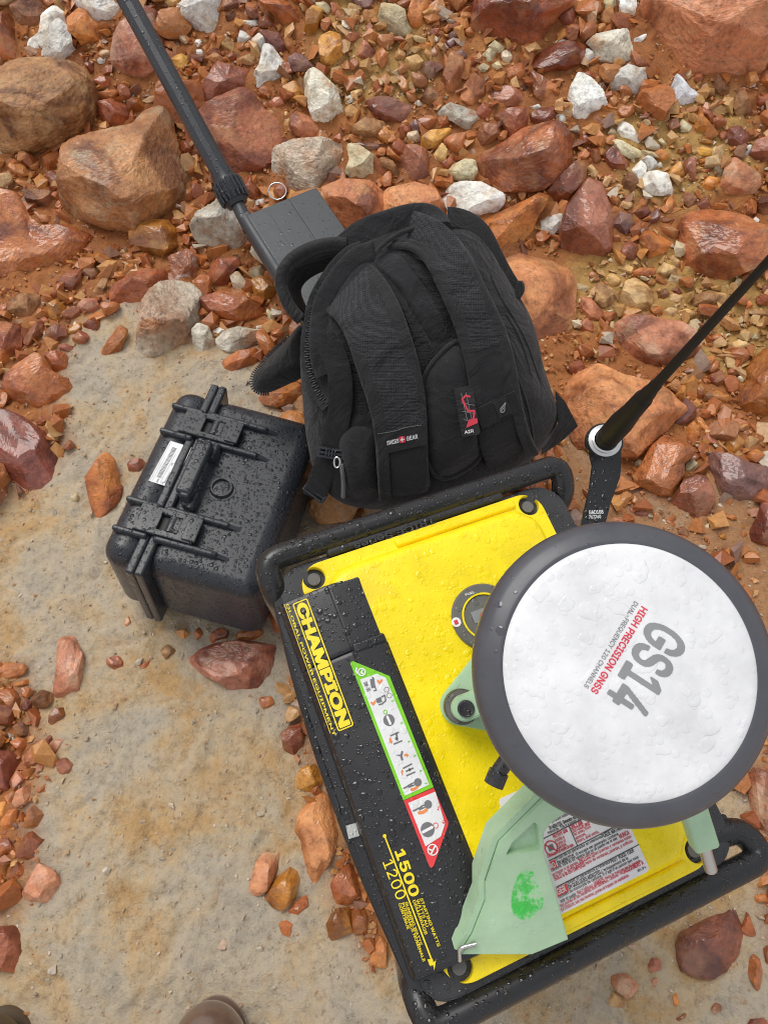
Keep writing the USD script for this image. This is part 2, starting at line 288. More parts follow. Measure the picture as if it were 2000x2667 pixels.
def plastic(name, color, rough=.4, drops=0.0, scale=110.0, dist=.004, grain=0.0, dirt=None, metallic=0.0, coat=0.0, spec=.5, grain_scale=900.0, warp=.0035):
    N = {'p': ('principled_bsdf', {'base_color': color, 'roughness': rough, 'metallic': metallic, 'coat_weight': coat, 'coat_roughness': .08, 'specular_ior_level': spec}),
         'gg': ('geometry', {}), 'n0': ('noise_texture', {'scale': 26.0, 'detail': 6.0, 'roughness': .65}),
         'r0': ('map_range', {'from_min': .3, 'from_max': .7, 'to_min': .86, 'to_max': 1.12}), 'h0': ('hsv', {'hue': .5, 'saturation': 1.0, 'fac': 1.0, 'color': color}),
         'rr': ('map_range', {'from_min': .3, 'from_max': .7, 'to_min': max(.03, rough - .08), 'to_max': rough + .1})}
    L = [('gg.position', 'n0.vector'), ('n0.fac', 'r0.value'), ('r0.result', 'h0.value'), ('n0.fac', 'rr.value')]
    col = 'h0.color'
    if dirt:
        N |= {'nd': ('noise_texture', {'scale': 17.0, 'detail': 7.0, 'roughness': .7}), 'rd': ('rgb_ramp', {'ramp': [(.56, (0, 0, 0)), (.74, (.35,) * 3)]}), 'md': ('mix_color', {'b': dirt})}
        L += [('gg.position', 'nd.vector'), ('nd.fac', 'rd.fac'), ('rd.color', 'md.fac'), (col, 'md.a')]; col = 'md.result'
    L += [(col, 'p.base_color')]; nrm = None
    if grain:
        N |= {'ng': ('noise_texture', {'scale': grain_scale, 'detail': 3.0}), 'bg': ('bump', {'strength': grain, 'distance': .0004})}
        L += [('gg.position', 'ng.vector'), ('ng.fac', 'bg.height')]; nrm = 'bg.normal'
    if drops:
        n2, l2 = drops_nodes(scale, drops, dist, warp=warp); n3, l3 = drops_nodes(scale * 2.3, min(.95, drops * 1.2), dist * .5, 'e', .0016)
        N |= n2; N |= n3; L += l2 + l3
        if nrm: L += [(nrm, 'db.normal')]
        N |= {'mm': ('math', {'math_type': 'maximum'}), 'mr': ('mix_float', {'b': .04})}
        L += [('db.normal', 'eb.normal'), ('dm.value', 'mm.value1'), ('em.value', 'mm.value2'), ('mm.value', 'mr.fac'), ('rr.result', 'mr.a'), ('mr.result', 'p.roughness')]; nrm = 'eb.normal'
    else: L += [('rr.result', 'p.roughness')]
    if nrm: L += [(nrm, 'p.normal')]
    mat(name, N, L)
plastic('yellow_paint', (.92, .71, .003), .32, .85, 120, .0011, dirt=(.66, .46, .08), warp=.006)
plastic('yellow_print', (.80, .62, .01), .4)
plastic('black_plastic', (.030, .030, .032), .36, .75, 110, .0024, grain=.12)
plastic('black_panel', (.016, .016, .018), .33, .75, 125, .0022, grain=.1)
plastic('black_case', (.021, .023, .029), .34, .9, 145, .0036, grain=.35, grain_scale=1400.0)
plastic('black_case_smooth', (.023, .025, .030), .34, .7, 125, .0030, grain=.1)
plastic('black_tube', (.014, .014, .0155), .30, .8, 105, .003)
plastic('dark_engine', (.02, .02, .02), .6)
plastic('rubber', (.02, .019, .018), .55, grain=.2)
plastic('dark_grey_rim', (.072, .073, .085), .36, .12, 120, .0007)
plastic('white_dome', (.72, .72, .735), .36, .75, 62, .0011, dirt=(.64, .62, .57), warp=.016)
plastic('grey_print', (.27, .28, .29), .5)
plastic('pale_grey_print', (.24, .245, .25), .5)
plastic('red_print', (.62, .04, .07), .5)
plastic('white_print', (.78, .78, .78), .5)
plastic('dark_print', (.06, .06, .065), .5)
plastic('grey_ink', (.16, .16, .17), .5)
plastic('orange_print', (.75, .24, .07), .5)
plastic('label_white', (.74, .74, .75), .32, .6, 110, .0012)
plastic('warning_white', (.80, .77, .78), .36, .4, 110, .0010)
plastic('label_green', (.20, .58, .02), .35, .5, 110, .0012)
plastic('label_red', (.70, .045, .05), .35, .5, 110, .0012)
plastic('pale_green', (.40, .58, .38), .42, .2, 140, .0006, dirt=(.44, .52, .30))
plastic('fluorescent_green', (.12, .64, .13), .7, dirt=(.40, .58, .38))
plastic('grey_plastic', (.13, .125, .115), .4, .4, 130, .0012)
plastic('knurled_brown', (.085, .075, .045), .5)
plastic('metal', (.62, .61, .60), .28, metallic=1.0)
plastic('dull_metal', (.55, .54, .52), .42, metallic=1.0, grain=.3)
plastic('instrument_grey', (.034, .038, .043), .46, .25, 150, .0006, grain=.15)
plastic('carbon_fibre', (.03, .032, .037), .36, .4, 160, .0015, grain=.1)
plastic('whip_black', (.012, .010, .009), .6, grain=.15, spec=.25)
plastic('arm_black', (.010, .010, .011), .25, .7, 110, .0024)
plastic('sticker_silver', (.55, .55, .52), .3, .4, 150, .002, metallic=.6)
plastic('boot_rubber', (.135, .085, .06), .18, 0, dirt=(.28, .14, .10), coat=.7)
plastic('muddy_rubber', (.085, .055, .028), .55, 0, dirt=(.17, .10, .05))
mat('paint_smudge', {'g': ('geometry', {}), 'n': ('noise_texture', {'scale': 420.0, 'detail': 5.0, 'roughness': .7}), 'n2': ('noise_texture', {'scale': 90.0, 'detail': 3.0}), 's': ('math', {'math_type': 'add'}), 'r': ('map_range', {'from_min': .86, 'from_max': 1.22, 'to_min': 0.0, 'to_max': .8}),
    't': ('transparent_bsdf', {}), 'p': ('principled_bsdf', {'base_color': (.07, .66, .10), 'roughness': .6}), 'm': ('mix_closure', {})},
    [('g.position', 'n.vector'), ('g.position', 'n2.vector'), ('n.fac', 's.value1'), ('n2.fac', 's.value2'), ('s.value', 'r.value'), ('r.result', 'm.fac'), ('t.BSDF', 'm.closure1'), ('p.BSDF', 'm.closure2')], surface='m.closure')
def weave(name, color, scale, bump=.6, kind='voronoi', rough=.85, holes=False):
    N = {'g': ('geometry', {}), 'n': ('noise_texture', {'scale': 30.0, 'detail': 4.0}), 'r': ('map_range', {'from_min': .3, 'from_max': .7, 'to_min': .8, 'to_max': 1.25}),
         'h': ('hsv', {'hue': .5, 'saturation': 1.0, 'fac': 1.0, 'color': color}), 'b': ('bump', {'strength': bump, 'distance': .0015}), 'nw': ('noise_texture', {'scale': 15.0, 'detail': 5.0, 'roughness': .6, 'distortion': .8}), 'bw': ('bump', {'strength': 1.0, 'distance': .014}),
         'nl': ('noise_texture', {'scale': 700.0, 'detail': 2.0}), 'rl': ('rgb_ramp', {'ramp': [(.69, (0, 0, 0)), (.74, (.5,) * 3)]}), 'ml': ('mix_color', {'b': (.22, .20, .18)}),
         'p': ('principled_bsdf', {'roughness': rough, 'sheen_weight': .12, 'sheen_roughness': .5, 'specular_ior_level': .3}), 'mp': ('mapping', {'scale': (1, 1, 1)})}
    L = [('g.position', 'n.vector'), ('n.fac', 'r.value'), ('r.result', 'h.value'), ('g.position', 'nw.vector'), ('nw.fac', 'bw.height'), ('bw.normal', 'b.normal'), ('g.position', 'nl.vector'), ('nl.fac', 'rl.fac'), ('rl.color', 'ml.fac'), ('b.normal', 'p.normal'), ('g.position', 'mp.vector')]
    if kind == 'voronoi':
        N['v'] = ('voronoi_texture', {'feature': 'f1', 'scale': scale, 'randomness': .25}); L += [('mp.vector', 'v.vector'), ('v.distance', 'b.height')]
        N |= {'rv': ('map_range', {'from_min': .15, 'from_max': .6, 'to_min': 1.35 if not holes else .25, 'to_max': .35 if not holes else 1.3}), 'mv': ('math', {'math_type': 'multiply'})}
        L += [('v.distance', 'rv.value'), ('r.result', 'mv.value1'), ('rv.result', 'mv.value2'), ('mv.value', 'h.value')]
        L.remove(('r.result', 'h.value'))
    else:
        N['v'] = ('wave_texture', {'wave_type': 'bands', 'bands_direction': 'diagonal', 'scale': scale, 'distortion': .6, 'detail': 1.0}); L += [('mp.vector', 'v.vector'), ('v.fac', 'b.height')]
    L += [('h.color', 'ml.a'), ('ml.result', 'p.base_color')]; mat(name, N, L)
weave('ballistic_nylon', (.0155, .0155, .0175), 230, .4, 'wave')
weave('spacer_mesh', (.022, .022, .0245), 330, .5, holes=True)
weave('dark_mesh', (.012, .012, .013), 330, .6, holes=True)
weave('binding_tape', (.019, .019, .0205), 420, .3, 'wave')
weave('webbing', (.015, .015, .016), 300, .6, 'wave')
weave('neoprene', (.013, .0125, .013), 900, .15, 'wave', .7)

# ------------------------------------------------------------------ ground: sand in front, a rubble bank that rises away from it
def ground_z(x, y, fine=True):
    x, y = np.asarray(x, float), np.asarray(y, float)
    P = np.stack([x, y, np.zeros_like(x)], -1)
    t = np.clip((y - .95 + .25 * x) / 1.1, 0, 1); z = .26 * t * t * (3 - 2 * t) + np.clip(y - 2.05, 0, 4) * .10
    z = z + .022 * (meshkit.fbm(P * 2.4, 3, 5) - .5)
    if fine:
        z = z + .012 * (meshkit.fbm(P * 13, 4, 9) - .5) + .010 * (meshkit.fbm(P * 55, 3, 2) - .5) - .004 * np.clip(1 - np.abs(meshkit.fbm(P * 9, 3, 77) - .5) * 22, 0, 1)
    return z
def hit_ground(px, py, lift=0.0):
    d = ray(px, py); t = np.linspace(.6, 6, 700); P = EYE + d * t[:, None]
    g = ground_z(P[:, 0], P[:, 1], False) + lift; k = np.argmax(P[:, 2] < g)
    a, b = P[k - 1, 2] - g[k - 1], P[k, 2] - g[k]; return P[k - 1] + (P[k] - P[k - 1]) * (a / (a - b))
# where the photograph shows bare sand, and where the orange and yellow grit lies
SAND = sg.Polygon([(-300, 2900), (-300, 1330), (120, 1320), (220, 1180), (180, 1000), (240, 860), (330, 800), (420, 860), (600, 930), (700, 1010), (900, 1450), (1400, 1400), (1700, 1700), (1850, 2050), (2300, 2330), (2300, 2900), (2300, 3200), (-300, 3200)])
SAND = SAND.difference(sg.Polygon([(-320, 1690), (90, 1700), (120, 1850), (170, 1960), (110, 2120), (120, 2280), (60, 2420), (-320, 2560)])).difference(sg.Polygon([(730, 1630), (980, 1640), (1100, 2500), (960, 2540), (880, 2440), (840, 2330), (800, 2100), (740, 1900)])).difference(sg.Polygon([(2250, 2080), (1900, 2080), (1960, 2330), (2010, 2560), (2250, 2560)]))
RIGHT_MUD = sg.Polygon([(1480, 1180), (1640, 1330), (1780, 1390), (1900, 1300), (2100, 1400), (2200, 1900), (1900, 1950), (1500, 1400)])
YELLOW = [sg.Polygon([(900, 0), (1060, 60), (1110, 160), (1040, 250), (880, 230), (820, 190), (860, 90)]), sg.Polygon([(1500, 690), (1800, 650), (2100, 720), (2100, 900), (1880, 960), (1700, 840), (1520, 800)]),
          sg.Polygon([(1700, 270), (1900, 260), (1950, 420), (1780, 500), (1640, 480), (1620, 360)])]
def zone(P):
    """Rubble weight (0 sand .. 1 rubble) and yellow grit weight of world points, from where the photograph shows them."""
    q = to_px(P); q = q + 60 * np.stack([meshkit.fbm(np.c_[P[:, :2] * 7, P[:, 2] * 0], 3, 21) - .5, meshkit.fbm(np.c_[P[:, :2] * 7, P[:, 2] * 0], 3, 22) - .5], 1)
    import shapely
    pts = shapely.points(q)
    ds = shapely.distance(pts, SAND); dm = shapely.distance(pts, RIGHT_MUD)
    dy = np.min([shapely.distance(pts, k) for k in YELLOW], 0)
    rub = np.clip(np.minimum(ds, dm) / 90, 0, 1); return rub, np.clip(1 - dy / 60, 0, 1), np.clip(1 - dm / 80, 0, 1)
fx = np.concatenate([-np.geomspace(60, 1.35, 22)[:-1], np.arange(-1.3, 1.3001, .0068), np.geomspace(1.35, 60, 22)[1:]])
fy = np.concatenate([-np.geomspace(60, .45, 22)[:-1], np.arange(-.42, 2.3, .0068), np.geomspace(2.35, 90, 22)])
gx, gy = np.meshgrid(fx, fy, indexing='ij'); gz = ground_z(gx, gy); gz = np.where((np.abs(gx) > 4) | (np.abs(gy) > 5), np.minimum(gz, 1.2), gz)
gv = np.stack([gx, gy, gz], -1).reshape(-1, 3)
near = (np.abs(gv[:, 0]) < 1.6) & (gv[:, 1] > -.44) & (gv[:, 1] < 2.65)
rubble = np.ones(len(gv)); yellow = np.zeros(len(gv)); mud = np.zeros(len(gv))
rubble[near], yellow[near], mud[near] = zone(gv[near]); rubble[(~near) & (gv[:, 1] < .5)] = .2
gv[near, 2] += rubble[near] * .016 * (meshkit.fbm(np.c_[gv[near, :2] * 42, gv[near, 2] * 0], 3, 40) - .5)
mat('ground', {
    'g': ('geometry', {}), 'ar': ('attribute', {'attribute': 'rubble'}), 'ay': ('attribute', {'attribute': 'yellow'}), 'am': ('attribute', {'attribute': 'mud'}),
    'n1': ('noise_texture', {'scale': 7.0, 'detail': 8.0, 'roughness': .68, 'distortion': .4}),
    'r1': ('rgb_ramp', {'ramp': [(.35, (.40, .345, .27)), (.46, (.47, .385, .28)), (.54, (.50, .37, .225)), (.63, (.48, .295, .13))]}),
    'n2': ('noise_texture', {'scale': 95.0, 'detail': 6.0, 'roughness': .75}), 'r2': ('rgb_ramp', {'ramp': [(.28, (.58, .55, .52)), (.47, (1, 1, 1)), (.76, (1.22, 1.21, 1.18))]}),
    'm1': ('mix_color', {'blend_type': 'multiply', 'fac': 1.0, 'use_clamp': False}),
    'n4': ('noise_texture', {'scale': 21.0, 'detail': 6.0, 'roughness': .7}), 'r4': ('rgb_ramp', {'ramp': [(.60, (0, 0, 0)), (.68, (.55,) * 3)]}), 'm4': ('mix_color', {'b': (.44, .25, .12)}),
    'r5': ('rgb_ramp', {'ramp': [(.3, (.26, .085, .024)), (.55, (.38, .14, .038)), (.75, (.47, .21, .065))]}), 'm5': ('mix_color', {}),
    'm6': ('mix_color', {'b': (.44, .25, .075)}), 'm7': ('mix_color', {'b': (.38, .19, .085)}),
    'cw': ('vector_math', {'math_type': 'scale', 'scale': .09}), 'ca': ('vector_math', {'math_type': 'add'}), 'cv': ('voronoi_texture', {'feature': 'distance_to_edge', 'scale': 9.0}), 'cr': ('rgb_ramp', {'ramp': [(0, (.45, .42, .40)), (.012, (.85, .84, .83)), (.03, (1, 1, 1))]}), 'ck': ('rgb_ramp', {'ramp': [(.50, (0, 0, 0)), (.60, (.75,) * 3)]}), 'cm': ('mix_color', {'blend_type': 'multiply', 'use_clamp': False}),
    'v': ('voronoi_texture', {'feature': 'f1', 'scale': 210.0}), 'nb': ('noise_texture', {'scale': 320.0, 'detail': 4.0, 'roughness': .7}),
    'b1': ('bump', {'strength': .8, 'distance': .007}), 'b2': ('bump', {'strength': .9, 'distance': .004}), 'b3': ('bump', {'strength': .8, 'distance': .002}),
    'rr': ('map_range', {'from_min': .3, 'from_max': .7, 'to_min': .5, 'to_max': .85}), 'p': ('principled_bsdf', {'specular_ior_level': .4})},
    [('g.position', n + '.vector') for n in ('n1', 'n2', 'n4', 'v', 'nb')] + [
     ('n1.fac', 'r1.fac'), ('n2.fac', 'r2.fac'), ('n1.fac', 'r5.fac'), ('r1.color', 'm4.a'), ('n4.fac', 'r4.fac'), ('r4.color', 'm4.fac'), ('m4.result', 'm5.a'), ('r5.color', 'm5.b'), ('ar.fac', 'm5.fac'),
     ('m5.result', 'm6.a'), ('ay.fac', 'm6.fac'), ('m6.result', 'm7.a'), ('am.fac', 'm7.fac'), ('m7.result', 'm1.a'), ('r2.color', 'm1.b'), ('n4.color', 'cw.vector1'), ('g.position', 'ca.vector1'), ('cw.vector', 'ca.vector2'), ('ca.vector', 'cv.vector'), ('cv.distance', 'cr.fac'), ('n1.fac', 'ck.fac'), ('ck.color', 'cm.fac'), ('m1.result', 'cm.a'), ('cr.color', 'cm.b'), ('cm.result', 'p.base_color'),
     ('n4.fac', 'b1.height'), ('b1.normal', 'b2.normal'), ('n2.fac', 'b2.height'), ('b2.normal', 'b3.normal'), ('nb.fac', 'b3.height'), ('b3.normal', 'p.normal'), ('n4.fac', 'rr.value'), ('rr.result', 'p.roughness')])
g = single('ground', (gv, grid_faces(len(fx), len(fy))), 'ground', kind='structure')
for nm, w in (('rubble', rubble), ('yellow', yellow), ('mud', mud)):
    UsdGeom.PrimvarsAPI(g).CreatePrimvar(nm, Sdf.ValueTypeNames.FloatArray, 'vertex').Set(Vt.FloatArray.FromNumpy(w.astype(np.float32)))

